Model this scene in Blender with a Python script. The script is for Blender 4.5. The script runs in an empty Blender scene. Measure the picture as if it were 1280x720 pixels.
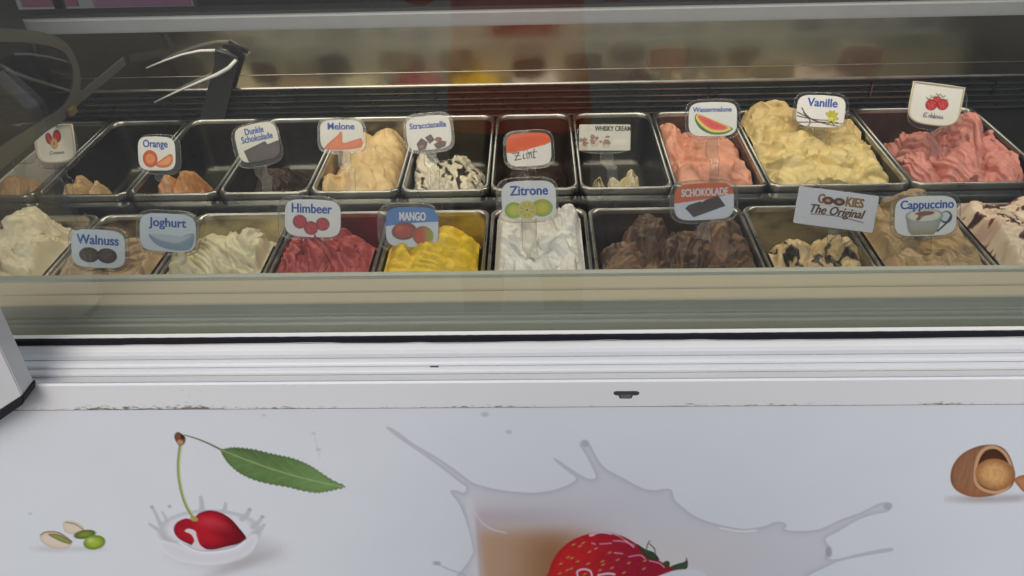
import bpy, bmesh, math, random
import numpy as np
from mathutils import Vector, Matrix
R = math.radians
random.seed(7)
scene = bpy.context.scene
C = scene.collection

# ------------------------------------------------------------------ camera
CAM_H, FPX = 1.60, 1000.0
PITCH, YAW, ROLL = 35.0, 2.0, -1.75
CAMROT = Matrix.Rotation(R(YAW), 3, 'Z') @ Matrix.Rotation(R(90 - PITCH), 3, 'X') @ Matrix.Rotation(R(ROLL), 3, 'Z')
cam = bpy.data.cameras.new('camera')
cam.sensor_width = 36.0
cam.lens = FPX / 1280 * 36.0
cam.clip_start, cam.clip_end = 0.02, 400
cob = bpy.data.objects.new('camera', cam)
C.objects.link(cob)
cob.matrix_world = Matrix.Translation((0, 0, CAM_H)) @ CAMROT.to_4x4()
scene.camera = cob
scene.render.resolution_x, scene.render.resolution_y = 1024, 576

# ------------------------------------------------------------------ light
SUN_EL, SUN_AZ = 43.0, 192.0       # azimuth clockwise from +Y: behind the camera, a little to the left
w = bpy.data.worlds.new('World'); scene.world = w; w.use_nodes = True
nt = w.node_tree
bg = nt.nodes['Background']
sky = nt.nodes.new('ShaderNodeTexSky'); sky.sky_type = 'NISHITA'; sky.sun_disc = False
sky.sun_elevation = R(SUN_EL); sky.sun_rotation = R(SUN_AZ)
sky.air_density = 1.0; sky.dust_density = 2.0; sky.ozone_density = 1.0
nt.links.new(sky.outputs[0], bg.inputs[0])
bg.inputs[1].default_value = 0.125
sl = bpy.data.lights.new('sun', 'SUN'); sl.energy = 0.85; sl.angle = R(32); sl.color = (1, .985, .97)
so = bpy.data.objects.new('sun', sl); C.objects.link(so)
az, el = R(SUN_AZ), R(SUN_EL)
sd = Vector((math.sin(az) * math.cos(el), math.cos(az) * math.cos(el), math.sin(el)))
so.rotation_euler = sd.to_track_quat('Z', 'Y').to_euler()
vs = scene.view_settings
vs.view_transform = 'Standard'; vs.look = 'None'; vs.gamma = 1.0; vs.use_curve_mapping = False
vs.exposure = 0.12
LAMP_W = 9.0                        # the cabinet's tube lamp

# ------------------------------------------------------------------ pixel helpers (1280x720 photo pixels)
def ray(px, py):
    return CAMROT @ Vector(((px - 640) / FPX, (360 - py) / FPX, -1.0))
def on_z(px, py, z):
    d = ray(px, py); return Vector((0, 0, CAM_H)) + d * ((z - CAM_H) / d.z)
def on_y(px, py, y):
    d = ray(px, py); return Vector((0, 0, CAM_H)) + d * (y / d.y)
def on_x(px, py, x):
    d = ray(px, py); return Vector((0, 0, CAM_H)) + d * (x / d.x)
def on_plane(px, py, p0, n):
    d = ray(px, py); o = Vector((0, 0, CAM_H))
    return o + d * ((p0 - o).dot(n) / d.dot(n))
MC = np.array(CAMROT.transposed())
def project(P):
    q = (np.asarray(P, float) - np.array([0, 0, CAM_H])) @ MC.T
    return 640 + FPX * q[:, 0] / -q[:, 2], 360 - FPX * q[:, 1] / -q[:, 2]

# ------------------------------------------------------------------ materials
def lin(c):
    return tuple(((v / 255) / 12.92 if v / 255 <= .04045 else ((v / 255 + .055) / 1.055) ** 2.4) for v in c[:3])
MATS = {}
def mat(name, col, rough=.5, metal=0.0, noise=0.0, nscale=30, bump=0.0, bscale=200, sss=0.0, spec=.5, coat=0.0):
    if name in MATS: return MATS[name]
    m = bpy.data.materials.new(name); m.use_nodes = True
    n = m.node_tree; b = n.nodes['Principled BSDF']
    b.inputs['Base Color'].default_value = (*col, 1)
    b.inputs['Roughness'].default_value = rough
    b.inputs['Metallic'].default_value = metal
    b.inputs['Specular IOR Level'].default_value = spec
    if coat: b.inputs['Coat Weight'].default_value = coat
    tc = n.nodes.new('ShaderNodeTexCoord')
    if noise:
        t = n.nodes.new('ShaderNodeTexNoise'); t.inputs['Scale'].default_value = nscale; t.inputs['Detail'].default_value = 5
        n.links.new(tc.outputs['Object'], t.inputs['Vector'])
        mr = n.nodes.new('ShaderNodeMapRange')
        mr.inputs[1].default_value = .3; mr.inputs[2].default_value = .7
        mr.inputs[3].default_value = 1 - noise; mr.inputs[4].default_value = 1 + noise
        n.links.new(t.outputs[0], mr.inputs[0])
        hsv = n.nodes.new('ShaderNodeHueSaturation'); hsv.inputs['Color'].default_value = (*col, 1)
        n.links.new(mr.outputs[0], hsv.inputs['Value'])
        n.links.new(hsv.outputs[0], b.inputs['Base Color'])
        mr2 = n.nodes.new('ShaderNodeMapRange')
        mr2.inputs[3].default_value = max(.02, rough - .12); mr2.inputs[4].default_value = min(1, rough + .12)
        n.links.new(t.outputs[0], mr2.inputs[0]); n.links.new(mr2.outputs[0], b.inputs['Roughness'])
    if bump:
        t2 = n.nodes.new('ShaderNodeTexNoise'); t2.inputs['Scale'].default_value = bscale; t2.inputs['Detail'].default_value = 4
        n.links.new(tc.outputs['Object'], t2.inputs['Vector'])
        bp = n.nodes.new('ShaderNodeBump'); bp.inputs['Strength'].default_value = bump; bp.inputs['Distance'].default_value = .004
        n.links.new(t2.outputs[0], bp.inputs['Height']); n.links.new(bp.outputs[0], b.inputs['Normal'])
    if sss:
        b.inputs['Subsurface Weight'].default_value = sss
        b.inputs['Subsurface Radius'].default_value = (.012, .008, .005)
        b.inputs['Subsurface Scale'].default_value = .6
    MATS[name] = m
    return m
def attr_mat(name, rough=.5, coat=0.0, spec=.5, bump=0.0, bscale=300, sss=0.0):
    m = mat(name, (.8, .8, .8), rough, 0, coat=coat, spec=spec, bump=bump, bscale=bscale, sss=sss)
    n = m.node_tree
    a = n.nodes.new('ShaderNodeAttribute'); a.attribute_name = 'Col'
    n.links.new(a.outputs['Color'], n.nodes['Principled BSDF'].inputs['Base Color'])
    return m
def glass_mat(name, tint=(.93, .96, .94), ior=1.5, rough=0.0, boost=1.0, streak=False):
    m = bpy.data.materials.new(name); m.use_nodes = True
    n = m.node_tree; n.nodes.clear()
    out = n.nodes.new('ShaderNodeOutputMaterial')
    tr = n.nodes.new('ShaderNodeBsdfTransparent'); tr.inputs[0].default_value = (*tint, 1)
    gl = n.nodes.new('ShaderNodeBsdfGlossy'); gl.inputs['Roughness'].default_value = rough
    fr = n.nodes.new('ShaderNodeFresnel'); fr.inputs[0].default_value = ior
    mx = n.nodes.new('ShaderNodeMixShader')
    mm = n.nodes.new('ShaderNodeMath'); mm.operation = 'MULTIPLY'; mm.inputs[1].default_value = boost; mm.use_clamp = True
    ge = n.nodes.new('ShaderNodeNewGeometry')
    mi = n.nodes.new('ShaderNodeMapRange'); mi.inputs[3].default_value = ior; mi.inputs[4].default_value = 1 / ior   # same reflectance on both faces of the sheet
    n.links.new(ge.outputs['Backfacing'], mi.inputs[0]); n.links.new(mi.outputs[0], fr.inputs[0])
    n.links.new(fr.outputs[0], mm.inputs[0]); n.links.new(mm.outputs[0], mx.inputs[0])
    n.links.new(tr.outputs[0], mx.inputs[1]); n.links.new(gl.outputs[0], mx.inputs[2])
    last = mx
    if streak:      # faint wiping smears and dust on the glass
        tc = n.nodes.new('ShaderNodeTexCoord'); mp = n.nodes.new('ShaderNodeMapping')
        mp.inputs['Scale'].default_value = (3, 3, 9)
        t = n.nodes.new('ShaderNodeTexNoise'); t.inputs['Scale'].default_value = 2.0; t.inputs['Detail'].default_value = 6
        n.links.new(tc.outputs['Object'], mp.inputs[0]); n.links.new(mp.outputs[0], t.inputs['Vector'])
        mr = n.nodes.new('ShaderNodeMapRange'); mr.inputs[1].default_value = .42; mr.inputs[2].default_value = .85
        mr.inputs[3].default_value = .0; mr.inputs[4].default_value = .009
        n.links.new(t.outputs[0], mr.inputs[0])
        df = n.nodes.new('ShaderNodeBsdfDiffuse'); df.inputs[0].default_value = (.7, .7, .68, 1)
        m2 = n.nodes.new('ShaderNodeMixShader')
        n.links.new(mr.outputs[0], m2.inputs[0]); n.links.new(mx.outputs[0], m2.inputs[1]); n.links.new(df.outputs[0], m2.inputs[2])
        last = m2
    n.links.new(last.outputs[0], out.inputs[0])
    return m

M_white = mat('white_enamel', (.74, .74, .715), .38, noise=.03, nscale=6)
M_ledge = mat('cream_plastic', (.56, .53, .42), .45, noise=.04, nscale=4)
M_gutter2 = mat('darker_grey_green_gutter', (.19, .225, .20), .45, .1, noise=.05, nscale=5)  # front gutter piece, a darker grey-green than the gutter slope
M_gutter = mat('grey_green_aluminium', (.42, .47, .45), .4, .25, noise=.05, nscale=5)
M_steel = mat('brushed_steel', (.42, .42, .39), .30, 1.0, noise=.25, nscale=18)
M_dksteel = mat('dark_polished_steel', (.22, .22, .20), .06, 1.0, noise=.10, nscale=20)
M_tank = mat('dark_tank', (.035, .035, .03), .4, noise=.1)
M_grille = mat('dark_grille', (.035, .04, .036), .3, .4, noise=.15, nscale=40)
M_black = mat('black_rubber', (.008, .009, .012), .7, bump=.5, bscale=600)
M_brush = mat('black_brush_pile', (.006, .007, .014), .95, bump=1.0, bscale=1500)
M_mirror = mat('clouded_mirror', (.66, .64, .57), .085, 1.0, noise=.05, nscale=8)
M_frame = mat('grey_beige_frame', (.075, .075, .06), .45, noise=.05)
M_glass = glass_mat('front_glass', (.93, .935, .905), 1.52, 0.0, 2.8, streak=True)
M_clear = glass_mat('clear_plastic', (.92, .92, .90), 1.5, .02, 1.0)
M_clearrim = glass_mat('clear_plastic_rim', (.88, .88, .86), 1.6, .10, 3.5)
M_card = attr_mat('printed_card', .35, coat=.25)
M_print = attr_mat('printed_sheet', .42, spec=.4)

# ------------------------------------------------------------------ object helpers
def link(o, parent=None):
    C.objects.link(o)
    if parent is not None: o.parent = parent
    return o
def mesh_obj(name, verts, faces, m, parent=None, smooth=False, mats=None, fmat=None):
    me = bpy.data.meshes.new(name)
    me.from_pydata([tuple(v) for v in verts], [], [tuple(f) for f in faces])
    for mm in (mats or [m]): me.materials.append(mm)
    if fmat is not None: me.polygons.foreach_set('material_index', fmat)
    if smooth: me.polygons.foreach_set('use_smooth', [True] * len(me.polygons))
    me.update()
    return link(bpy.data.objects.new(name, me), parent)
def bm_obj(name, bm, m, parent=None, smooth=False):
    me = bpy.data.meshes.new(name); bm.to_mesh(me); bm.free(); me.materials.append(m)
    if smooth: me.polygons.foreach_set('use_smooth', [True] * len(me.polygons))
    return link(bpy.data.objects.new(name, me), parent)
def thing(name, label, cat, loc=(0, 0, 0), group=None):
    o = bpy.data.objects.new(name, None); C.objects.link(o); o.location = loc
    o.empty_display_size = .05
    return tag(o, label, cat, group)
def tag(o, label, cat, group=None):
    o['label'] = label; o['category'] = cat
    if group: o['group'] = group
    return o
def box(name, x0, x1, y0, y1, z0, z1, m, parent=None, bevel=0.0):
    bm = bmesh.new(); bmesh.ops.create_cube(bm, size=1)
    for v in bm.verts:
        v.co = Vector((x0 + (v.co.x + .5) * (x1 - x0), y0 + (v.co.y + .5) * (y1 - y0), z0 + (v.co.z + .5) * (z1 - z0)))
    if bevel: bmesh.ops.bevel(bm, geom=bm.edges[:], offset=bevel, segments=2, affect='EDGES')
    return bm_obj(name, bm, m, parent)
def extrude_profile(name, prof, x0, x1, m, parent=None, smooth=False, closed=True, nx=1):
    """prof: list of (y, z) outlines, extruded along X"""
    n = len(prof); V = []; F = []
    for k in range(nx + 1):
        x = x0 + (x1 - x0) * k / nx
        V += [(x, y, z) for y, z in prof]
    for k in range(nx):
        for i in range(n if closed else n - 1):
            j = (i + 1) % n
            F.append((k * n + i, k * n + j, (k + 1) * n + j, (k + 1) * n + i))
    if closed:
        F.append(tuple(range(n))[::-1]); F.append(tuple(nx * n + i for i in range(n)))
    o = mesh_obj(name, V, F, m, parent, smooth)
    fix_normals(o); return o
def fix_normals(o):
    bm = bmesh.new(); bm.from_mesh(o.data)
    bmesh.ops.recalc_face_normals(bm, faces=bm.faces); bm.to_mesh(o.data); bm.free()
def tube(name, pts, r, m, parent=None, seg=8, closed=False):
    pts = [Vector(p) for p in pts]; n = len(pts); V = []; F = []
    rs = r if isinstance(r, (list, tuple)) else [r] * n
    up = None
    for i, p in enumerate(pts):
        a = pts[(i - 1) % n] if (closed or i) else p
        b = pts[(i + 1) % n] if (closed or i < n - 1) else p
        t = (b - a).normalized()
        if up is None: up = Vector((0, 0, 1)) if abs(t.z) < .9 else Vector((1, 0, 0))
        s = t.cross(up).normalized(); up = s.cross(t).normalized()
        for k in range(seg):
            an = 2 * math.pi * k / seg
            V.append(p + s * math.cos(an) * rs[i] + up * math.sin(an) * rs[i])
    for i in range(n if closed else n - 1):
        j = (i + 1) % n
        for k in range(seg):
            F.append((i * seg + k, i * seg + (k + 1) % seg, j * seg + (k + 1) % seg, j * seg + k))
    if not closed:
        F.append(tuple(range(seg))[::-1]); F.append(tuple((n - 1) * seg + k for k in range(seg)))
    return mesh_obj(name, V, F, m, parent, True)

# ------------------------------------------------------------------ numpy noise
def _hash(ix, iy, seed):
    h = (ix.astype(np.int64) * 374761393 + iy.astype(np.int64) * 668265263 + seed * 1442695041) & 0x7fffffff
    h = ((h ^ (h >> 13)) * 1274126177) & 0x7fffffff
    return (h ^ (h >> 16)) / 2147483647.0 * 2 * math.pi
def pn(x, y, seed=0):
    x = np.asarray(x, float); y = np.asarray(y, float)
    ix = np.floor(x); iy = np.floor(y); fx = x - ix; fy = y - iy
    def g(dx, dy):
        a = _hash(ix + dx, iy + dy, seed)
        return np.cos(a) * (fx - dx) + np.sin(a) * (fy - dy)
    u = fx ** 3 * (fx * (fx * 6 - 15) + 10); v = fy ** 3 * (fy * (fy * 6 - 15) + 10)
    return 1.4 * ((g(0, 0) * (1 - u) + g(1, 0) * u) * (1 - v) + (g(0, 1) * (1 - u) + g(1, 1) * u) * v)
def fbm(x, y, seed=0, o=4, gain=.5):
    a = 1.0; s = 0.0; f = 1.0
    for k in range(o):
        s = s + a * pn(x * f, y * f, seed + k * 17); a *= gain; f *= 2.03
    return s
def ridged(x, y, seed=0, o=3):
    a = 1.0; s = 0.0; f = 1.0
    for k in range(o):
        s = s + a * (1 - np.abs(pn(x * f, y * f, seed + k * 31)) * 2.2); a *= .45; f *= 2.1
    return s
def sstep(a, b, x):
    t = np.clip((x - a) / (b - a), 0, 1); return t * t * (3 - 2 * t)

# ------------------------------------------------------------------ painter: flat prints as per-vertex colour
def smooth_poly(P, n=6, closed=True):
    P = np.array(P, float); N = len(P); out = []
    for i in range(N if closed else N - 1):
        p0 = P[(i - 1) % N] if closed or i else P[i]
        p1 = P[i]; p2 = P[(i + 1) % N]
        p3 = P[(i + 2) % N] if closed or i + 2 < N else p2
        for k in range(n):
            t = k / n
            out.append(.5 * ((2 * p1) + (-p0 + p2) * t + (2 * p0 - 5 * p1 + 4 * p2 - p3) * t * t + (-p0 + 3 * p1 - 3 * p2 + p3) * t ** 3))
    if not closed: out.append(P[-1])
    return np.array(out)
class Paint:
    def __init__(s, X, Y, base, aa=.7):
        s.X, s.Y, s.aa = X, Y, aa
        s.c = np.tile(np.array(lin(base)), (len(X), 1))
    def put(s, idx, a, col):
        col = np.asarray(col, float)
        s.c[idx] = s.c[idx] * (1 - a[:, None]) + col * a[:, None]
    def sd(s, P, pad):
        mn = P.min(0) - pad; mx = P.max(0) + pad
        idx = np.nonzero((s.X > mn[0]) & (s.X < mx[0]) & (s.Y > mn[1]) & (s.Y < mx[1]))[0]
        x, y = s.X[idx], s.Y[idx]
        d = np.full(len(idx), 1e9); ins = np.zeros(len(idx), bool)
        for i in range(len(P)):
            a = P[i]; b = P[(i + 1) % len(P)]; e = b - a; L = e @ e + 1e-12
            t = np.clip(((x - a[0]) * e[0] + (y - a[1]) * e[1]) / L, 0, 1)
            d = np.minimum(d, (x - a[0] - t * e[0]) ** 2 + (y - a[1] - t * e[1]) ** 2)
            if a[1] != b[1]:
                cnd = ((a[1] > y) != (b[1] > y)) & (x < (b[0] - a[0]) * (y - a[1]) / (b[1] - a[1]) + a[0])
                ins ^= cnd
        d = np.sqrt(d)
        return idx, np.where(ins, -d, d)
    def poly(s, P, col, soft=None, edge=None, ew=3.0, ea=1.0, alpha=1.0, smooth=6, fn=None):
        P = smooth_poly(P, smooth) if smooth else np.array(P, float)
        soft = soft or s.aa
        idx, d = s.sd(P, soft * 2 + 1)
        if len(idx) == 0: return
        a = (1 - sstep(-soft, soft, d)) * alpha
        c = np.tile(np.array(lin(col)), (len(idx), 1))
        if edge is not None:
            k = (np.exp(-np.maximum(-d, 0) / ew) * ea)[:, None]
            c = c * (1 - k) + np.array(lin(edge)) * k
        if fn is not None: c = fn(s.X[idx], s.Y[idx], d, c)
        s.put(idx, a, c)
    def ell(s, cx, cy, rx, ry, col, soft=None, edge=None, ew=.4, rot=0, alpha=1.0, hl=None, fn=None):
        soft = soft or s.aa
        r0 = max(rx, ry) + soft * 2
        idx = np.nonzero((np.abs(s.X - cx) < r0) & (np.abs(s.Y - cy) < r0))[0]
        if len(idx) == 0: return
        x, y = s.X[idx] - cx, s.Y[idx] - cy
        ca, sa = math.cos(rot), math.sin(rot)
        u = (x * ca + y * sa) / rx; v = (-x * sa + y * ca) / ry
        r = np.sqrt(u * u + v * v); m = min(rx, ry)
        a = (1 - sstep(1 - soft / m, 1 + soft / m, r)) * alpha
        c = np.tile(np.array(lin(col)), (len(idx), 1))
        if edge is not None:
            k = sstep(1 - ew * 2, 1.0, r)[:, None]
            c = c * (1 - k) + np.array(lin(edge)) * k
        if hl is not None:
            k = (np.exp(-((u + .35) ** 2 + (v + .4) ** 2) * 9) * .8)[:, None]
            c = c * (1 - k) + np.array(lin(hl)) * k
        if fn is not None: c = fn(s.X[idx], s.Y[idx], r, c)
        s.put(idx, a, c)
    def line(s, P, w0, col, w1=None, soft=None, alpha=1.0, smooth=5):
        P = smooth_poly(P, smooth, False) if smooth and len(P) > 2 else np.array(P, float)
        w1 = w0 if w1 is None else w1; soft = soft or s.aa
        mn = P.min(0) - max(w0, w1) - soft; mx = P.max(0) + max(w0, w1) + soft
        idx = np.nonzero((s.X > mn[0]) & (s.X < mx[0]) & (s.Y > mn[1]) & (s.Y < mx[1]))[0]
        if len(idx) == 0: return
        x, y = s.X[idx], s.Y[idx]; best = np.full(len(idx), 1e9); n = len(P) - 1
        for i in range(n):
            a, b = P[i], P[i + 1]; e = b - a
            t = np.clip(((x - a[0]) * e[0] + (y - a[1]) * e[1]) / (e @ e + 1e-12), 0, 1)
            dd = np.sqrt((x - a[0] - t * e[0]) ** 2 + (y - a[1] - t * e[1]) ** 2) - (w0 + (w1 - w0) * (i + t) / n) / 2
            best = np.minimum(best, dd)
        s.put(idx, (1 - sstep(-soft, soft, best)) * alpha, np.tile(np.array(lin(col)), (len(idx), 1)))
def set_colors(me, cols):
    a = me.color_attributes.new('Col', 'FLOAT_COLOR', 'POINT')
    c = np.ones((len(me.vertices), 4), np.float32); c[:, :3] = cols
    a.data.foreach_set('color', c.ravel())
def grid_mesh(name, V, nu, nv, keep=None):
    """V (nu*nv,3) index = j*nu+i"""
    i = np.arange(nu - 1); j = np.arange(nv - 1)
    I, J = np.meshgrid(i, j); a = (J * nu + I).ravel()
    F = np.stack([a, a + 1, a + nu + 1, a + nu], 1)
    if keep is not None: F = F[keep[F].all(1)]
    me = bpy.data.meshes.new(name)
    me.vertices.add(len(V)); me.vertices.foreach_set('co', np.asarray(V, np.float32).ravel())
    me.loops.add(len(F) * 4); me.loops.foreach_set('vertex_index', F.ravel().astype(np.int32))
    me.polygons.add(len(F)); me.polygons.foreach_set('loop_start', np.arange(0, len(F) * 4, 4, dtype=np.int32))
    me.polygons.foreach_set('loop_total', np.full(len(F), 4, np.int32))
    me.update(calc_edges=True); me.validate()
    return me

# ------------------------------------------------------------------ setting: ground and the dark shop behind the counter
def brick_mat():
    m = mat('paving', (.16, .15, .14), .8)
    n = m.node_tree; b = n.nodes['Principled BSDF']
    t = n.nodes.new('ShaderNodeTexBrick'); t.inputs['Scale'].default_value = 5.0
    t.inputs['Color1'].default_value = (.085, .082, .078, 1); t.inputs['Color2'].default_value = (.065, .062, .06, 1)
    t.inputs['Mortar'].default_value = (.04, .04, .04, 1)
    tc = n.nodes.new('ShaderNodeTexCoord'); n.links.new(tc.outputs['Object'], t.inputs['Vector'])
    n.links.new(t.outputs[0], b.inputs['Base Color']); return m
g = mesh_obj('pavement', [(-60, -60, 0), (60, -60, 0), (60, 6, 0), (-60, 6, 0)], [(0, 1, 2, 3)], brick_mat()); g['kind'] = 'structure'
M_shop = mat('dark_shop_wall', (.028, .027, .024), .7, noise=.2, nscale=2)
o = box('shop_wall', -4, 4, 4.6, 4.8, 0, 3.2, M_shop); o['kind'] = 'structure'
o = box('shop_ceiling', -4, 4, .95, 4.6, 2.75, 2.9, mat('shop_ceiling_paint', (.32, .29, .24), .8)); o['kind'] = 'structure'
for nm, xa, xb in (('shop_wall_left', -4.2, -4), ('shop_wall_right', 4, 4.2)):
    o = box(nm, xa, xb, 1.0, 4.8, 0, 2.9, M_shop); o['kind'] = 'structure'

# ------------------------------------------------------------------ the gelato cabinet
XL, XR, XLR = -1.085, 1.36, -1.26
Z_RIM, Z_LEDGE, Y_PANEL = .89, 1.00, .700
cab = thing('ice_cream_cabinet', 'white glass fronted ice cream display cabinet with fruit print on its front', 'cabinet', (0, .70, 0))
def child(o):
    o.parent = cab; o.matrix_parent_inverse = Matrix.Translation((0, -.70, 0)); return o
def py_z(py, z, px=640): p = on_z(px, py, z); return (p.y, p.z)
def py_y(py, y, px=640): p = on_y(px, py, y); return (p.y, p.z)

# ledge inside the glass: two cream strips with grooves, then a grey-green gutter dipping to the glass
yb = py_z(337.5, Z_LEDGE)[0]
y1 = py_z(345.5, Z_LEDGE)[0]; y2 = py_z(361.7, Z_LEDGE)[0]; y3 = py_z(375, Z_LEDGE)[0]
yl = py_z(413.5, Z_LEDGE + .002)[0]
def strip_prof(a, b, z, r=.002, t=.02):
    return [(a, z - t), (a, z - r), (a + r * .3, z - r * .3), (a + r, z), (b - r, z), (b - r * .3, z - r * .3), (b, z - r), (b, z - t)]
child(extrude_profile('ledge_edge_strip', strip_prof(y1 + .0008, yb, Z_LEDGE + .001, .003, .05), XL, XR, M_gutter))
child(extrude_profile('ledge_strip', strip_prof(y2 + .0008, y1 - .0008, Z_LEDGE), XL, XR, M_ledge))
child(extrude_profile('ledge_strip', strip_prof(y3, y2 - .0008, Z_LEDGE - .0008), XL, XR, M_ledge))
ym = py_z(391.7, Z_LEDGE - .020)[0]
child(extrude_profile('gutter_slope', [(y3 - .0005, Z_LEDGE - .003), (y3 - .0005, Z_LEDGE - .07), (ym, Z_LEDGE - .07), (ym, Z_LEDGE - .0200)], XL, XR, M_gutter))
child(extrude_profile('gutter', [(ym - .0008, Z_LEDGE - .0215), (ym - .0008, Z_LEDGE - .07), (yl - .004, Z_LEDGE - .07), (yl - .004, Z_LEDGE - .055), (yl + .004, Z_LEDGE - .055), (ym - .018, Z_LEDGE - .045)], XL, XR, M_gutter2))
# front white profile, from the lip down to the trim band
ZT = Z_LEDGE + .002
lipf = py_z(417.6, ZT)[0]
prof = [(yl, ZT - .03), (yl, ZT), (lipf, ZT)]
brush_top = (lipf, ZT); bz = py_y(426, lipf - .001)[1]
prof += [(lipf, bz)]
rib = [(426, lipf - .001), (440, lipf - .006), (446, lipf - .013)]
body = [(lipf, bz)]
prev = None
def pt(py, y): return py_y(py, y)
P = [pt(426.5, lipf - .002), pt(436, lipf - .005), pt(441, lipf - .010), pt(445.5, lipf - .018)]
P += [pt(446.3, lipf - .0165)]
for k, (a, b, ya) in enumerate(((446.6, 456.3, lipf - .0185), (456.8, 466.4, lipf - .0255))):
    for q in range(5):
        t = q / 4
        P.append(pt(a + (b - a) * t, ya - .006 * math.sin(t * math.pi * .55) - .002 * t))
    P.append(pt(b + .4, ya - .0045))
prof2 = prof + P
yg = P[-1][0]
prof2 += [pt(467.2, yg - .001), (Y_PANEL + .006, pt(467.2, yg - .001)[1] - .004)]
zg = prof2[-1][1]
prof2 += [(Y_PANEL + .006, zg - .06), (yl, zg - .06)]
child(extrude_profile('ribbed_profile', prof2, XL, XR, M_white))
# brush seal: a black pile strip with an uneven edge
nx = 900; V = []; F = []
xs = np.linspace(XL, XR, nx)
jit = fbm(xs * 60, xs * 0, 3, 3) * .0007; jit2 = fbm(xs * 90, xs * 0 + 5, 9, 3) * .0006
for i, x in enumerate(xs):
    V += [(x, lipf + .001, ZT - .0006 + jit[i] * .4), (x, lipf - .0035 + jit2[i], ZT - .0016 + jit[i]), (x, lipf - .0040 + jit2[i], bz + .001 - jit2[i]), (x, lipf + .001, bz - .0006 + jit2[i])]
for i in range(nx - 1):
    for k in range(3): F.append((i * 4 + k, i * 4 + k + 1, i * 4 + k + 5, i * 4 + k + 4))
br = child(mesh_obj('brush_seal', V, F, M_brush)); fix_normals(br)
rnd = random.Random(4)
pts = []
for i, x in enumerate(np.linspace(XL, XR, 420)):
    pts.append((x, lipf - .0052, bz + .0016 + .0022 * max(0, float(fbm(np.array([x * 9]), np.array([2.0]), 5, 3)[0])) + .0008 * math.sin(x * 14)))
child(tube('loose_thread', pts, .0006, mat('grey_thread', (.42, .42, .44), .8), seg=5))
# grey step and white trim band with its stains
def trim_mat():
    m = mat('stained_white_trim', (.80, .80, .785), .4)
    n = m.node_tree; b = n.nodes['Principled BSDF']
    tc = n.nodes.new('ShaderNodeTexCoord'); sp = n.nodes.new('ShaderNodeSeparateXYZ')
    n.links.new(tc.outputs['Object'], sp.inputs[0])
    mp = n.nodes.new('ShaderNodeMapping'); mp.inputs['Scale'].default_value = (110, 110, 300)
    t = n.nodes.new('ShaderNodeTexNoise'); t.inputs['Scale'].default_value = 1; t.inputs['Detail'].default_value = 6; t.inputs['Roughness'].default_value = .7
    n.links.new(tc.outputs['Object'], mp.inputs[0]); n.links.new(mp.outputs[0], t.inputs['Vector'])
    mp2 = n.nodes.new('ShaderNodeMapping'); mp2.inputs['Scale'].default_value = (9, 9, 9); mp2.inputs['Location'].default_value = (5.35, 0, 0)
    t2 = n.nodes.new('ShaderNodeTexNoise'); t2.inputs['Scale'].default_value = 1; t2.inputs['Detail'].default_value = 1
    n.links.new(tc.outputs['Object'], mp2.inputs[0]); n.links.new(mp2.outputs[0], t2.inputs['Vector'])
    zr = n.nodes.new('ShaderNodeMapRange'); zr.inputs[1].default_value = ZSEAM + .011; zr.inputs[2].default_value = ZSEAM + .001   # near the lower seam
    zr.inputs[3].default_value = 0; zr.inputs[4].default_value = .26
    n.links.new(sp.outputs['Z'], zr.inputs[0])
    xr = n.nodes.new('ShaderNodeMapRange'); xr.inputs[1].default_value = .30; xr.inputs[2].default_value = -.45   # left half is the dirty one
    xr.inputs[3].default_value = -.09; xr.inputs[4].default_value = .05
    n.links.new(sp.outputs['X'], xr.inputs[0])
    m1 = n.nodes.new('ShaderNodeMath'); m1.operation = 'MULTIPLY_ADD'; m1.inputs[1].default_value = .55
    n.links.new(t2.outputs[0], m1.inputs[0]); n.links.new(t.outputs[0], m1.inputs[2])
    m2 = n.nodes.new('ShaderNodeMath'); n.links.new(m1.outputs[0], m2.inputs[0]); n.links.new(zr.outputs[0], m2.inputs[1])
    m3 = n.nodes.new('ShaderNodeMath'); n.links.new(m2.outputs[0], m3.inputs[0]); n.links.new(xr.outputs[0], m3.inputs[1])
    cr = n.nodes.new('ShaderNodeMapRange'); cr.inputs[1].default_value = 1.02; cr.inputs[2].default_value = 1.16; cr.inputs[4].default_value = .85
    n.links.new(m3.outputs[0], cr.inputs[0])
    mx = n.nodes.new('ShaderNodeMix'); mx.data_type = 'RGBA'
    mx.inputs['A'].default_value = (.80, .80, .785, 1); mx.inputs['B'].default_value = (.13, .095, .06, 1)
    n.links.new(cr.outputs[0], mx.inputs['Factor']); n.links.new(mx.outputs['Result'], b.inputs['Base Color'])
    return m
zb_top = py_y(475.8, Y_PANEL)[1]; zb_bot = py_y(508.2, Y_PANEL)[1]
ZSEAM = zb_bot
M_trim = trim_mat()
# the step above the band is a grey flat, seen from above
child(extrude_profile('step_strip', [(Y_PANEL + .0058, zg - .001), (Y_PANEL + .0016, zb_top + .0005), (Y_PANEL + .0016, zb_top - .03), (Y_PANEL + .0058, zb_top - .03)], XL, XR, mat('grey_step', (.36, .37, .365), .5)))
tb = child(extrude_profile('trim_band', [(Y_PANEL, zb_top), (Y_PANEL - .002, zb_top - .0015), (Y_PANEL - .002, zb_bot + .001), (Y_PANEL - .001, zb_bot), (Y_PANEL + .0012, zb_bot), (Y_PANEL + .0012, zb_top)], XL, XR, M_trim))
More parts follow.
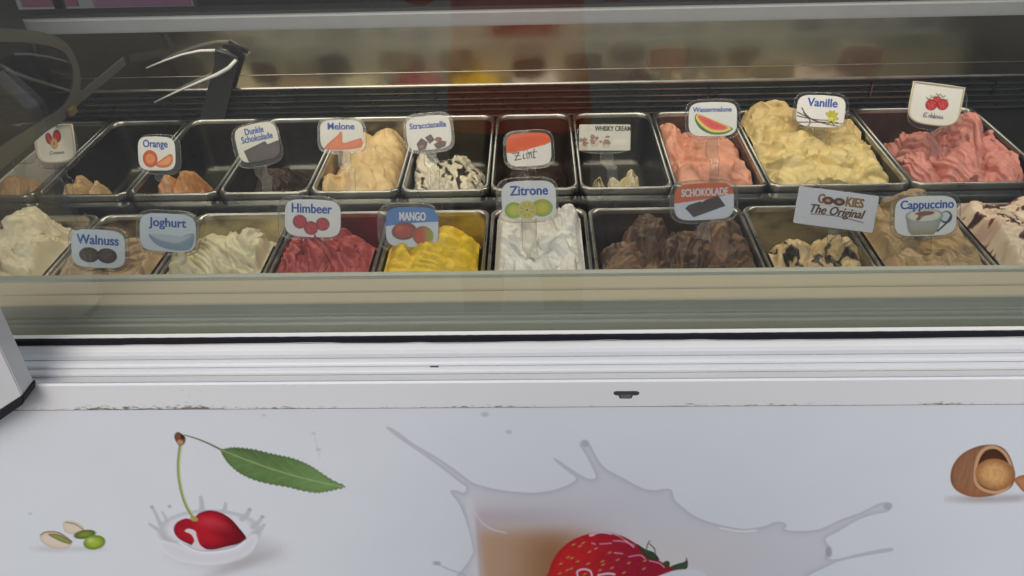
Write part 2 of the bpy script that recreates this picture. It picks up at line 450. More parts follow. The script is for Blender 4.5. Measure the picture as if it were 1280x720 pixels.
# seam and drain slot
child(box('seam_strip', XL, XR, Y_PANEL - .0002, Y_PANEL + .0012, zb_bot - .0016, zb_bot + .0002, mat('dirty_seam', (.22, .20, .17), .8, noise=.5, nscale=60)))
def poly_plate(name, P2, y0, y1_, m, parent=None):
    """P2: (x, z) outline, front at y0, back at y1_"""
    n = len(P2); V = [(x, y0, z) for x, z in P2] + [(x, y1_, z) for x, z in P2]
    F = [tuple(range(n)), tuple(range(2 * n - 1, n - 1, -1))] + [(i, i + n, (i + 1) % n + n, (i + 1) % n) for i in range(n)]
    ob = mesh_obj(name, V, F, m, parent); fix_normals(ob); return ob
slot = [(767, 490), (770, 488.8), (796, 488.8), (799, 490), (799, 492.5), (796, 494), (791, 494), (790, 497), (788, 498), (776, 498), (774, 497), (773, 494), (770, 494), (767, 492.5)]
sl_ = [(on_y(a, b, Y_PANEL - .002)[0], on_y(a, b, Y_PANEL - .002)[2]) for a, b in slot]
child(poly_plate('drain_slot', sl_, Y_PANEL - .0024, Y_PANEL + .001, mat('slot_dark', (.055, .06, .065), .5)))
tabp = [(775, 493), (789, 493), (788, 497), (776.5, 497)]
tb_ = [(on_y(a, b, Y_PANEL - .002)[0], on_y(a, b, Y_PANEL - .002)[2]) for a, b in tabp]
child(poly_plate('slot_tab', tb_, Y_PANEL - .0032, Y_PANEL - .001, mat('slot_tab', (.13, .14, .15), .4)))
mk = on_y(543, 458, lipf - .026)
child(box('chip_mark', mk.x - .005, mk.x + .005, mk.y - .0015, mk.y + .004, mk.z - .0006, mk.z + .0006, mat('chip', (.08, .08, .08), .7)))

# ---- printed front panel
def paint_panel(X, Y):
    p = Paint(X, Y, (224, 228, 231), .8)
    grey = lambda v: (v, v, v + 4)
    WHT = (228, 231, 236)
    # faint specks
    for x, y, r in ((606, 518, 5), (636, 540, 4), (392, 542, 2), (398, 562, 3), (330, 519, 2), (38, 642, 2)):
        p.ell(x, y, r, r * .6, (190, 190, 200), soft=1.5, alpha=.8)
    p.line([(392, 540), (400, 572)], 1.0, (200, 202, 210), soft=1.2, alpha=.7)
    # pistachios
    p.ell(70, 686, 26, 4, (190, 188, 186), soft=3.5, alpha=.55)
    p.ell(112, 686, 16, 3, (190, 188, 186), soft=3, alpha=.55)
    p.poly([(79, 654), (84, 651), (96, 653), (105, 660), (100, 667), (86, 667), (80, 662)], (226, 214, 190), edge=(190, 170, 140), ew=2, ea=.6)
    p.line([(82, 653), (93, 655), (104, 662)], 1.2, (150, 120, 85))
    p.ell(106, 668, 14, 5.5, (132, 150, 60), edge=(85, 100, 40), rot=-.15)
    p.ell(118, 678, 14, 9, (164, 188, 66), edge=(110, 140, 45), ew=.35, rot=-.15, hl=(210, 222, 130))
    p.poly([(50, 669), (56, 665), (72, 666), (86, 674), (90, 678), (85, 685), (72, 686), (60, 683), (52, 677)], (230, 216, 196), edge=(196, 170, 145), ew=3, ea=.7)
    p.poly([(60, 668), (74, 668), (88, 676), (88, 680), (76, 677)], (150, 165, 90), edge=(120, 90, 60), ew=1.5)
    p.line([(51, 669), (58, 665), (74, 666), (90, 677)], 1.3, (120, 80, 60))
    # cherry in its splash
    p.ell(285, 690, 60, 20, (176, 170, 172), soft=12, alpha=.55)
    p.ell(262, 664, 64, 27, (212, 213, 218), soft=2, edge=(186, 187, 193), ew=.25, alpha=.95)
    p.ell(262, 661, 56, 21, (231, 232, 235), soft=3, alpha=.8)
    for a, b, wd in (((200, 655), (190, 633), 4), ((206, 667), (187, 655), 4), ((252, 640), (251, 622), 6), ((278, 640), (282, 630), 5), ((303, 648), (312, 637), 6), ((316, 658), (328, 646), 5), ((318, 667), (330, 656), 5), ((208, 650), (203, 640), 3)):
        p.line([a, ((a[0] + b[0]) / 2 + 1, (a[1] + b[1]) / 2 + 1), b], wd * 1.3, (196, 197, 204), w1=wd * .8, soft=1.2)
    for x, y in ((212, 633), (190, 634), (312, 637), (328, 646)): p.ell(x, y, 2.5, 1.8, (180, 181, 190), soft=1.0)
    ch = lambda x, y, d, c: c * (1 - .62 * sstep(262, 306, x)[:, None] * np.array([1, 1, .9])) * (1 - .3 * sstep(672, 688, y)[:, None]) + np.array(lin((120, 25, 35))) * (.5 * np.exp(-((x - 258) / 20) ** 2 - ((y - 652) / 7) ** 2))[:, None]
    p.poly([(217, 662), (221, 653), (232, 648), (241, 649), (248, 642), (260, 638), (274, 640), (288, 648), (299, 660), (308, 673), (300, 679), (284, 683), (266, 687), (252, 685), (236, 680), (222, 672)], (186, 28, 44), edge=(110, 12, 28), ew=4, ea=.75, fn=ch)
    p.ell(268, 655, 16, 6, (214, 70, 78), soft=5, rot=.35, alpha=.55)
    p.ell(282, 668, 20, 8, (120, 12, 26), soft=6, rot=.5, alpha=.45)
    p.ell(232, 658, 8, 5, (150, 18, 34), soft=4, alpha=.5)
    p.poly([(240, 684), (243, 676), (239, 668), (231, 664), (236, 661), (244, 664), (246, 671), (250, 681), (258, 688)], (226, 216, 220), soft=1)
    p.poly([(196, 676), (222, 680), (250, 690), (290, 686), (316, 668), (322, 674), (312, 692), (288, 703), (250, 706), (215, 697)], (218, 217, 221), soft=2, edge=(232, 232, 235), ew=5)
    p.line([(224, 678), (240, 687), (262, 691), (292, 686), (306, 677)], 2.0, (240, 240, 243), soft=1.2)
    p.ell(300, 706, 40, 6, (178, 168, 168), soft=6, alpha=.6, rot=-.35)
    p.line([(226, 552), (223, 580), (225, 605), (232, 630), (243, 649)], 4.2, (150, 160, 92), w1=4.2)
    p.line([(227.3, 556), (224.4, 580), (226.4, 605), (233.4, 630), (243, 646)], 1.4, (204, 208, 160))
    p.ell(242.5, 648.5, 5, 3, (170, 165, 90), rot=.3)
    p.poly([(218, 544), (222, 540), (228, 543), (232, 548), (230, 555), (224, 557), (219, 550)], (134, 92, 70), edge=(70, 40, 30), ew=2)
    p.ell(225, 553, 4, 3, (190, 150, 110)); p.ell(228, 546, 2.5, 3, (70, 35, 30))
    p.line([(231, 544), (245, 548), (262, 555), (278, 563)], 1.5, (120, 125, 90), w1=2.6)
    # leaf
    lf = [(276, 563), (284, 560), (293, 559), (306, 560), (320, 562), (336, 566), (350, 569), (364, 572), (378, 577), (390, 583), (402, 591), (416, 600), (432, 608), (420, 612), (406, 615), (394, 616), (376, 613), (360, 609), (342, 606), (324, 602), (308, 596), (296, 589), (286, 580), (280, 572)]
    def leaf(x, y, d, c):
        t = (x - 278) / 154; mid = 563 + 46 * t + 5 * np.sin(t * 3.1)
        vn = np.abs(((x * .55 + np.abs(y - mid) * 1.0) % 13) - 6.5)
        k = (1 + .45 * sstep(.35, .95, t) - .25 * sstep(0, 10, mid - y) * (1 - t) + .10 * fbm(x * .12, y * .2, 4))[:, None]
        c = c * k
        v = (np.exp(-((y - mid) / .9) ** 2) * .8 + np.exp(-(vn / .8) ** 2) * .16)[:, None]
        c = c * (1 - v) + np.array(lin((160, 180, 125))) * v
        return c
    lf2 = []
    SP = smooth_poly(lf, 5)
    for i, q in enumerate(SP):
        lf2.append((q[0], q[1] + (0.9 if i % 2 else -.6)))
    p.poly(lf2, (104, 132, 78), edge=(82, 108, 62), ew=2, smooth=0, fn=leaf)
    # big milk splash
    S = [(563, 615), (570, 613), (580, 616), (583, 609), (575, 603), (556, 588), (530, 569), (505, 552), (484, 536), (487, 534), (500, 542), (516, 554), (545, 571), (570, 588), (590, 603), (605, 608), (622, 612), (645, 615), (668, 616), (690, 613), (706, 608), (716, 603), (720, 597), (708, 588), (693, 575), (696, 574), (712, 585), (726, 594), (738, 599), (745, 596), (740, 583), (731, 566), (725, 557), (727, 551), (733, 550), (738, 556), (746, 572), (756, 585), (768, 592), (785, 601), (802, 610), (818, 613), (834, 611), (840, 614), (843, 624), (852, 633), (870, 646), (895, 655), (925, 661), (945, 660), (958, 657), (968, 653), (978, 653), (983, 657), (981, 662), (1000, 664), (1026, 661), (1050, 650), (1075, 641), (1095, 631), (1106, 628), (1114, 629), (1115, 634), (1108, 640), (1092, 643), (1072, 650), (1048, 664), (1032, 673), (1036, 683), (1038, 692), (1034, 698), (1046, 699), (1075, 692), (1112, 685), (1114, 689), (1090, 693), (1050, 701), (1030, 710), (1010, 720), (990, 740), (598, 745), (592, 690), (584, 655), (574, 630)]
    def spl(x, y, d, c):
        base = np.tile(np.array(lin((213, 213, 218))), (len(x), 1))
        def mixc(k, col):
            nonlocal base
            k = np.clip(k, 0, 1)[:, None]; base = base * (1 - k) + np.array(lin(col)) * k
        mixc(.75 * sstep(600, 640, y) * sstep(880, 640, x) * sstep(592, 605, x), (208, 204, 206))
        mixc(.8 * np.exp(-((y - 646) / 12) ** 2) * sstep(800, 620, x), (192, 180, 184))
        mixc(1.0 * sstep(643, 676, y) * sstep(800, 690, x) * sstep(585, 604, x), (192, 158, 130))
        mixc(.9 * sstep(650, 690, y) * np.exp(-((x - 690) / 42) ** 2), (158, 112, 74))
        mixc(.6 * sstep(640, 700, y) * sstep(720, 800, x) * sstep(1000, 820, x), (226, 216, 208))
        mixc(.55 * sstep(690, 740, y) * sstep(780, 860, x), (214, 214, 217))
        mixc(.9 * np.exp(-((x - (583 + (y - 615) * .12)) / 8) ** 2) * sstep(612, 640, y), (222, 224, 228))
        mixc(.5 * np.exp(-((x - (597 + (y - 650) * .06)) / 3) ** 2) * sstep(640, 660, y), (186, 160, 150))
        e = (np.exp(-np.maximum(-d, 0) / 3.0) * .62)[:, None]
        base = base * (1 - e) + np.array(lin((164, 164, 172))) * e
        return base
    p.poly(S, (214, 214, 220), soft=1.3, smooth=4, fn=spl)
    p.line([(586, 622), (596, 645), (612, 660), (632, 666)], 1.4, (224, 220, 220), soft=1.2, alpha=.8)
    p.line([(900, 660), (925, 664), (945, 663)], 2.0, (238, 238, 242), soft=1.2, alpha=.9)
    p.ell(1036, 690, 4, 7, (168, 168, 178), soft=1.6, alpha=.9)
    p.ell(1109, 633, 5, 4, (176, 176, 186), soft=1.5, alpha=.8); p.ell(732, 555, 4, 4, (176, 176, 186), soft=1.5, alpha=.8)
    p.line([(545, 704), (562, 712), (582, 719)], 1.6, (188, 190, 198), soft=1.2)
    p.ell(546, 704, 5, 2.5, (176, 178, 188), soft=1.2)
    # strawberry
    SB = [(684, 745), (686, 715), (694, 695), (708, 680), (724, 671), (742, 666), (760, 665), (778, 670), (796, 680), (812, 692), (828, 703), (846, 712), (868, 718), (884, 745)]
    def sb(x, y, d, c):
        k = sstep(700, 800, x)[:, None]
        c = np.array(lin((206, 40, 42))) * (1 - k) + np.array(lin((160, 30, 52))) * k
        e = (np.exp(-np.maximum(-d, 0) / 4) * .5)[:, None]
        c = c * (1 - e) + np.array(lin((150, 20, 32))) * e
        return c * (1 + .12 * fbm(x * .2, y * .2, 8)[:, None])
    p.poly(SB, (196, 36, 46), fn=sb)
    p.line([(738, 669), (752, 666), (768, 668), (780, 674), (792, 684)], 3.2, (232, 190, 205), w1=1, soft=1)
    p.ell(752, 668.5, 8, 1.8, (150, 40, 55), soft=.8)
    p.line([(765, 668), (784, 675), (798, 684)], 1.4, (170, 30, 55))
    for a in ([(767, 676), (780, 677), (793, 682)], [(750, 680), (764, 679)], [(768, 691), (778, 692)], [(786, 696), (800, 694), (806, 698)], [(740, 679), (744, 680)], [(812, 701), (824, 704), (830, 709)]):
        p.line(a, 1.5, (228, 150, 175), soft=.9, alpha=.85)
    rs = random.Random(3)
    for x, y in ((717, 681), (729, 679), (725, 683), (737, 690), (745, 686), (710, 697), (715, 698), (701, 705), (714, 711), (709, 713), (753, 702), (735, 705), (754, 706), (750, 713), (765, 710), (762, 691), (786, 704), (806, 701), (805, 711), (722, 702), (772, 700), (700, 717), (731, 718), (780, 716)):
        p.ell(x, y, 2.4, 1.1, (206, 150, 90), rot=-.55, soft=.9, alpha=.85)
        p.line([(x - 2, y + 2.2), (x + 2.5, y + .6)], .7, (140, 20, 32), soft=.6)
    p.line([(722, 720), (722, 714), (730, 711.5), (738, 714), (740, 721)], 2.0, (236, 205, 215), soft=1)
    p.line([(748, 719), (760, 717), (768, 718)], 2.4, (236, 205, 215), soft=1)
    p.poly([(796, 680), (806, 686), (818, 691), (824, 700), (812, 699), (803, 691)], (62, 78, 56), edge=(40, 56, 38), ew=1.5)
    p.line([(808, 690), (809, 682), (812, 676)], 1.4, (86, 100, 76)); p.line([(812, 680), (818, 686), (819, 692)], 1.6, (96, 108, 86))
    p.poly([(838, 709), (846, 705), (856, 702), (858, 697), (860, 704), (858, 711), (848, 713)], (70, 88, 60), edge=(48, 66, 42), ew=1.5)
    p.poly([(828, 705), (833, 701), (837, 703), (836, 709)], (60, 76, 52))
    p.poly([(815, 727), (840, 714), (862, 712), (880, 716), (880, 730)], (224, 224, 230), soft=1.2)
    # hazelnut
    p.ell(1228, 624, 40, 4.5, (172, 160, 160), soft=4, alpha=.75); p.ell(1272, 622, 18, 4, (172, 160, 160), soft=4, alpha=.6)
    HN = [(1188, 594), (1192, 580), (1202, 568), (1216, 560), (1232, 556), (1248, 557), (1259, 565), (1266, 580), (1269, 596), (1264, 609), (1250, 617), (1232, 621), (1214, 621), (1198, 615), (1190, 606)]
    def hn(x, y, d, c):
        k = (.22 * fbm(x * .25 + y * .05, y * .05, 3) + .10)[:, None]
        c = c * (1 + k)
        s = sstep(600, 622, y)[:, None]
        return c * (1 - .25 * s) + np.array(lin((190, 110, 70))) * .3 * s
    p.poly(HN, (150, 106, 76), edge=(110, 70, 46), ew=4, ea=.7, fn=hn)
    p.poly([(1217, 598), (1219, 578), (1226, 563), (1238, 557), (1250, 560), (1260, 570), (1266, 588), (1264, 606), (1250, 617), (1232, 615), (1221, 608)], (206, 160, 120), edge=(216, 172, 132), ew=2)
    p.poly([(1221, 596), (1223, 578), (1230, 565), (1240, 561), (1250, 564), (1259, 575), (1263, 590), (1260, 604), (1248, 613), (1232, 611), (1223, 604)], (84, 50, 34), edge=(58, 34, 24), ew=2)
    kn = lambda x, y, r, c: c * (1 + .16 * fbm(x * .22, y * .22, 6)[:, None]) * (1 - .2 * sstep(1240, 1270, x)[:, None])
    p.ell(1244, 593, 25, 19.5, (222, 172, 112), edge=(176, 120, 70), ew=.3, rot=.12, fn=kn)
    p.poly([(1268, 600), (1274, 595), (1284, 594), (1300, 600), (1300, 618), (1282, 616), (1273, 608)], (200, 140, 92), edge=(150, 90, 56), ew=3)
    # print vignetting of the artwork itself: none, paper tone only
    p.c *= (1 + .012 * fbm(X * .01, Y * .02, 2)[:, None])
    return np.clip(p.c, 0, 1)
zp_top = zb_bot - .0010
zp_low = on_y(640, 736, Y_PANEL)[2]
xa, xb = on_y(-14, 720, Y_PANEL)[0] - .04, on_y(1294, 512, Y_PANEL)[0] + .06
xs = np.concatenate([[XL], np.linspace(xa, xb, 1330), [XR]])
zs = np.concatenate([np.linspace(zp_top, zp_low, 250), [.45, .14]])
GX, GZ = np.meshgrid(xs, zs)
V = np.stack([GX.ravel(), np.full(GX.size, Y_PANEL), GZ.ravel()], 1)
PXv, PYv = project(V)
cols = paint_panel(PXv, PYv)
me = grid_mesh('printed_sheet', V - np.array([0, .70, 0]), len(xs), len(zs))
# front faces toward -Y
set_colors(me, cols); me.materials.append(M_print)
panel = box('front_panel', XL, XR, Y_PANEL + .0008, Y_PANEL + .03, .14, zb_bot - .0016, M_white); child(panel)
sh = bpy.data.objects.new('printed_sheet', me); C.objects.link(sh); sh.parent = panel
sh.matrix_parent_inverse = Matrix.Identity(4); sh.location = (0, .70, 0)
panel['label'] = 'white front panel printed with fruit, nuts and a milk splash'
# carcass, plinth, tank
Y_REAR = 1.715
child(box('plinth', XL + .03, XR - .03, .76, 1.9, 0, .14, M_tank))
child(box('insulated_wall', XL, XR, Y_PANEL + .032, yb - .004, .14, Z_LEDGE - .0705, M_white))
child(box('tank_floor', XL, XR, yb - .003, 1.78, .70, .7685, M_tank))
child(box('tank_wall', XL, XR, yb - .0035, yb - .0005, .769, Z_LEDGE - .0505, M_ledge))

# ---- rows of tubs: positions
Y_F0, Y_F1 = .9035, 1.2635
Y_R0, Y_R1 = 1.336, 1.696
child(box('divider_strip', XL, XR, Y_F1 + .002, Y_R0 - .002, .7686, Z_RIM - .014, M_dksteel, bevel=.002))
# rear grille: dark backing and horizontal slats with bright steel edges
zg0 = Z_RIM - .012
zg1 = on_y(640, 106, Y_REAR)[2]
child(box('grille_back', XLR, XR, Y_REAR + .012, Y_REAR + .03, .7686, zg1, M_grille))
child(box('rear_shelf', XLR, XR, Y_R1 + .002, Y_REAR + .0115, .7686, Z_RIM - .012, M_dksteel))
pys = (144, 136.5, 129.5, 122.5, 114.5)
for k, q in enumerate(pys):
    z = on_y(640, q, Y_REAR)[2]
    s = child(extrude_profile('grille_slat', [(Y_REAR + .0118, z), (Y_REAR + .002, z + .001), (Y_REAR, z - .0004), (Y_REAR, z - .0012), (Y_REAR + .0118, z - .0095)], XLR, XR, M_grille))
    e = child(box('slat_edge', XLR, XR, Y_REAR - .0007, Y_REAR + .0004, z - .0008, z + .0003, M_steel))
for px in (545, 884, 1236, 1085):
    b0 = on_y(px, 128, Y_REAR)
    child(box('grille_bracket', b0.x - .0015, b0.x + .0015, Y_REAR - .003, Y_REAR + .012, zg0 + .03, zg1 - .012, M_dksteel))
# mirror leaning over the tubs, with a thin steel seam
MT = R(-7.5)
zm0, zm1 = zg1 + .001, on_y(640, 31, Y_REAR - .012)[2]
def mp_(z, off=0): return (Y_REAR + .006 - math.tan(MT) * (z - zm0) - off, z)
child(extrude_profile('rear_mirror', [mp_(zm0), mp_(zm1), (mp_(zm1)[0] + .01, zm1), (mp_(zm0)[0] + .01, zm0)], XLR, XR, M_mirror))
child(box('mirror_trim', XLR, XR, Y_REAR - .002, Y_REAR + .014, zm0 - .0025, zm0 + .0005, M_steel))
zl = on_y(640, 91, Y_REAR - .004)[2]
child(box('mirror_wire', XLR, XR, mp_(zl)[0] - .0017, mp_(zl)[0] + .002, zl - .0006, zl + .0006, M_steel))
# rear top rail and black gasket
yr_ = mp_(zm1)[0]
zr1 = on_y(640, 13.5, yr_ - .012)[2]
zr0 = on_y(640, 31.5, yr_ - .012)[2]
child(extrude_profile('rear_rail', [(yr_ - .012, zr0), (yr_ - .0125, zr0 + .004), (yr_ - .012, zr1 - .003), (yr_ - .009, zr1), (yr_ + .04, zr1 + .002), (yr_ + .04, zr0)], XLR, XR, mat('rail_white', (.25, .27, .30), .35, noise=.03)))
zk = on_y(640, 2.5, yr_ + .03)[2]
child(extrude_profile('rear_gasket', [(yr_ + .0, zr1 + .0008), (yr_ + .004, zk), (yr_ + .05, zk), (yr_ + .05, zr1 - .002), (yr_ + .041, zr1 - .002), (yr_ + .041, zr1 + .0025)], XLR, XR, M_black))
child(box('rear_carcass', XLR, XR, Y_REAR + .032, Y_REAR + .20, .14, zr0 - .005, M_tank))
# ---- front glass, slightly leaning back
GY = yl + .006
gt = 1.52
child(extrude_profile('front_glass', [(GY, Z_LEDGE - .054), (GY + .006, Z_LEDGE - .054), (GY + .006 + .02, gt), (GY + .02, gt)], XL + .002, XR - .002, M_glass))
child(extrude_profile('glass_top_frame', [(GY + .012, gt - .001), (GY + .034, gt - .001), (GY + .034, gt + .03), (GY + .012, gt + .03)], XL, XR, M_white))
# the cabinet's own warm tube lamp, carried on two posts above the rear rail
LY, LZ = 1.50, 1.56
child(tube('lamp_tube', [(XL + .1, LY, LZ), (0, LY, LZ), (XR - .1, LY, LZ)], .013, mat('lamp_tube', (.9, .88, .8), .3)))
child(box('lamp_housing', XL + .02, XR - .02, LY - .05, LY + .05, LZ + .012, LZ + .05, M_white, bevel=.004))
for xp in (XL + .03, XR - .05):
    child(tube('lamp_post', [(xp, Y_REAR + .10, zr0 - .02), (xp, Y_REAR + .06, LZ - .1), (xp, LY + .02, LZ + .03)], .012, M_steel))
ld = bpy.data.lights.new('cabinet_lamp', 'AREA'); ld.shape = 'RECTANGLE'; ld.size = XR - XL - .2; ld.size_y = .06
ld.energy = LAMP_W; ld.color = (1, .86, .66)
lo = bpy.data.objects.new('cabinet_lamp', ld); C.objects.link(lo); lo.parent = cab
lo.matrix_parent_inverse = Matrix.Translation((0, -.70, 0))
lo.location = ((XL + XR) / 2, LY, LZ - .016)
lo.rotation_euler = Vector((0, .15, 1)).to_track_quat('Z', 'Y').to_euler()
# ---- left end: glazed cheek with a rounded grey frame
XS = -.90
def cheek(px, py): p = on_x(px, py, XS); return Vector((XS, p.y, p.z))
child(box('end_wall', XL - .03, XL, Y_PANEL + .032, 1.745, .14, Z_RIM - .02, M_white))
child(box('added_end_cheek', XL - .024, XL - .004, yb + .02, 1.712, Z_RIM - .0195, 1.36, M_tank))  # added dark wall, keeps the bright outside out of the mirror's left end
child(box('end_wall', XR, XR + .03, Y_PANEL + .032, 1.915, .14, 1.35, M_tank))
a_ = cheek(2, 203)
fr_ = [(XS, yb - .02, a_.z), (XS, 1.2, a_.z), (XS, Y_REAR + .002, a_.z)]
child(box('end_rail', XS - .002, XS + .002, yb - .03, Y_REAR + .002, a_.z - .009, a_.z + .009, M_frame, bevel=.001))
child(box('end_rail_foot', XS - .0045, XS + .0045, yb - .03, yb - .012, Z_LEDGE - .002, a_.z - .0085, M_frame))
path = [cheek(*q) for q in ((-50, 226), (10, 186), (50, 160), (78, 141), (90, 124), (95, 100), (91, 78), (80, 60), (60, 50), (30, 45), (-20, 44), (-60, 44))]
SPp = []
for i in range(len(path) - 1):
    p0 = path[max(i - 1, 0)]; p1 = path[i]; p2 = path[i + 1]; p3 = path[min(i + 2, len(path) - 1)]
    for k in range(5):
        t = k / 5
        SPp.append(.5 * ((2 * p1) + (-p0 + p2) * t + (2 * p0 - 5 * p1 + 4 * p2 - p3) * t * t + (-p0 + 3 * p1 - 3 * p2 + p3) * t ** 3))
SPp.append(path[-1])
V = []; F = []
for i, p0 in enumerate(SPp):        # flat trim band in the plane of the pane
    t_ = (SPp[min(i + 1, len(SPp) - 1)] - SPp[max(i - 1, 0)]).normalized()
    nn = Vector((0, t_.z, -t_.y)) * .011
    for dx in (-.003, .003): V += [p0 - nn + Vector((dx, 0, 0)), p0 + nn + Vector((dx, 0, 0))]
for i in range(len(SPp) - 1):
    a = i * 4; b = a + 4
    F += [(a, a + 1, b + 1, b), (a + 2, b + 2, b + 3, a + 3), (a, b, b + 2, a + 2), (a + 1, a + 3, b + 3, b + 1)]
ef = mesh_obj('end_frame', V, F, M_frame); fix_normals(ef); child(ef)
M_tint = glass_mat('tinted_pane', (.42, .42, .36), 1.5, .02, 1.0)
nP = len(SPp)
pane = mesh_obj('end_pane', [v + Vector((-.002, 0, 0)) for v in SPp] + [v + Vector((.002, 0, 0)) for v in SPp], [tuple(range(nP)), tuple(range(2 * nP - 1, nP - 1, -1))] + [(i, i + 1, i + 1 + nP, i + nP) for i in range(nP - 1)], M_tint)
fix_normals(pane); child(pane)
lc = cheek(83, 139)
child(box('pane_clip', XS + .008, XS + .016, lc.y - .010, lc.y + .010, lc.z - .006, lc.z + .006, mat('brass_clip', (.8, .62, .28), .3, .9)))

# ------------------------------------------------------------------ steel tubs
def rrect(hx, hy, r, n=6):
    out = []
    for cx, cy, a0 in ((hx - r, hy - r, 0), (-hx + r, hy - r, 90), (-hx + r, -hy + r, 180), (hx - r, -hy + r, 270)):
        for k in range(n + 1):
            a = R(a0 + 90 * k / n); out.append((cx + r * math.cos(a), cy + r * math.sin(a)))
    return out
PAN_D = .12
PAN_MESH = {}
def residue_mat(col, amt):
    nm = 'tub_steel_%d_%d_%d_%d' % (*[int(c * 255) for c in col], int(amt * 100))
    if nm in MATS: return MATS[nm]
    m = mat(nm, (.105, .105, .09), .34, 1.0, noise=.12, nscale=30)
    n = m.node_tree; b = n.nodes['Principled BSDF']; out = n.nodes['Material Output']
    d = n.nodes.new('ShaderNodeBsdfPrincipled'); d.inputs['Base Color'].default_value = (*col, 1); d.inputs['Roughness'].default_value = .45
    tc = n.nodes.new('ShaderNodeTexCoord'); mp = n.nodes.new('ShaderNodeMapping'); mp.inputs['Scale'].default_value = (14, 14, 30)
    t = n.nodes.new('ShaderNodeTexNoise'); t.inputs['Scale'].default_value = 1; t.inputs['Detail'].default_value = 6
    n.links.new(tc.outputs['Object'], mp.inputs[0]); n.links.new(mp.outputs[0], t.inputs['Vector'])
    mr = n.nodes.new('ShaderNodeMapRange'); mr.inputs[1].default_value = .75 - amt * .55; mr.inputs[2].default_value = .95 - amt * .45; mr.inputs[4].default_value = min(1, .55 + amt * .5)
    n.links.new(t.outputs[0], mr.inputs[0])
    mx = n.nodes.new('ShaderNodeMixShader')
    n.links.new(mr.outputs[0], mx.inputs[0]); n.links.new(b.outputs[0], mx.inputs[1]); n.links.new(d.outputs[0], mx.inputs[2])
    n.links.new(mx.outputs[0], out.inputs[0]); return m
def tub(x0, x1, y0, y1_, label, res, amt):
    hx, hy = (x1 - x0) / 2 - .0015, (y1_ - y0) / 2 - .0005
    loops = [(0, -.016, .018), (0, -.003, .018), (.001, -.0008, .018), (.003, 0, .018), (.0050, -.0004, .022), (.0064, -.003, .024), (.0072, -.010, .024), (.012, -.060, .024), (.016, -.106, .024), (.020, -.1165, .022), (.030, -.120, .018), (.045, -.1205, .012)]
    V = []; F = []; n = None
    for ins, z, r in loops:
        L = rrect(hx - ins, hy - ins, r); n = len(L); V += [(a, b, z) for a, b in L]
    fm = []
    for k in range(len(loops) - 1):
        for i in range(n):
            j = (i + 1) % n; F.append((k * n + i, k * n + j, (k + 1) * n + j, (k + 1) * n + i)); fm.append(0 if k < 6 else 1)
    F.append(tuple((len(loops) - 1) * n + i for i in range(n))); fm.append(1)
    t = thing('steel_tub', label, 'tub', ((x0 + x1) / 2, (y0 + y1_) / 2, Z_RIM - PAN_D - .0005), 'steel tubs in two rows')
    V = [(a, b, c + PAN_D + .0005) for a, b, c in V]
    nk = 7 * n
    rim = mesh_obj('rim', V[:nk], [f for f, q in zip(F, fm) if q == 0], M_steel, t, True)
    bF = [tuple(i - 6 * n for i in f) for f, q in zip(F, fm) if q == 1]
    bas = mesh_obj('basin', V[6 * n:], bF, residue_mat(res, amt), t, True)
    return t

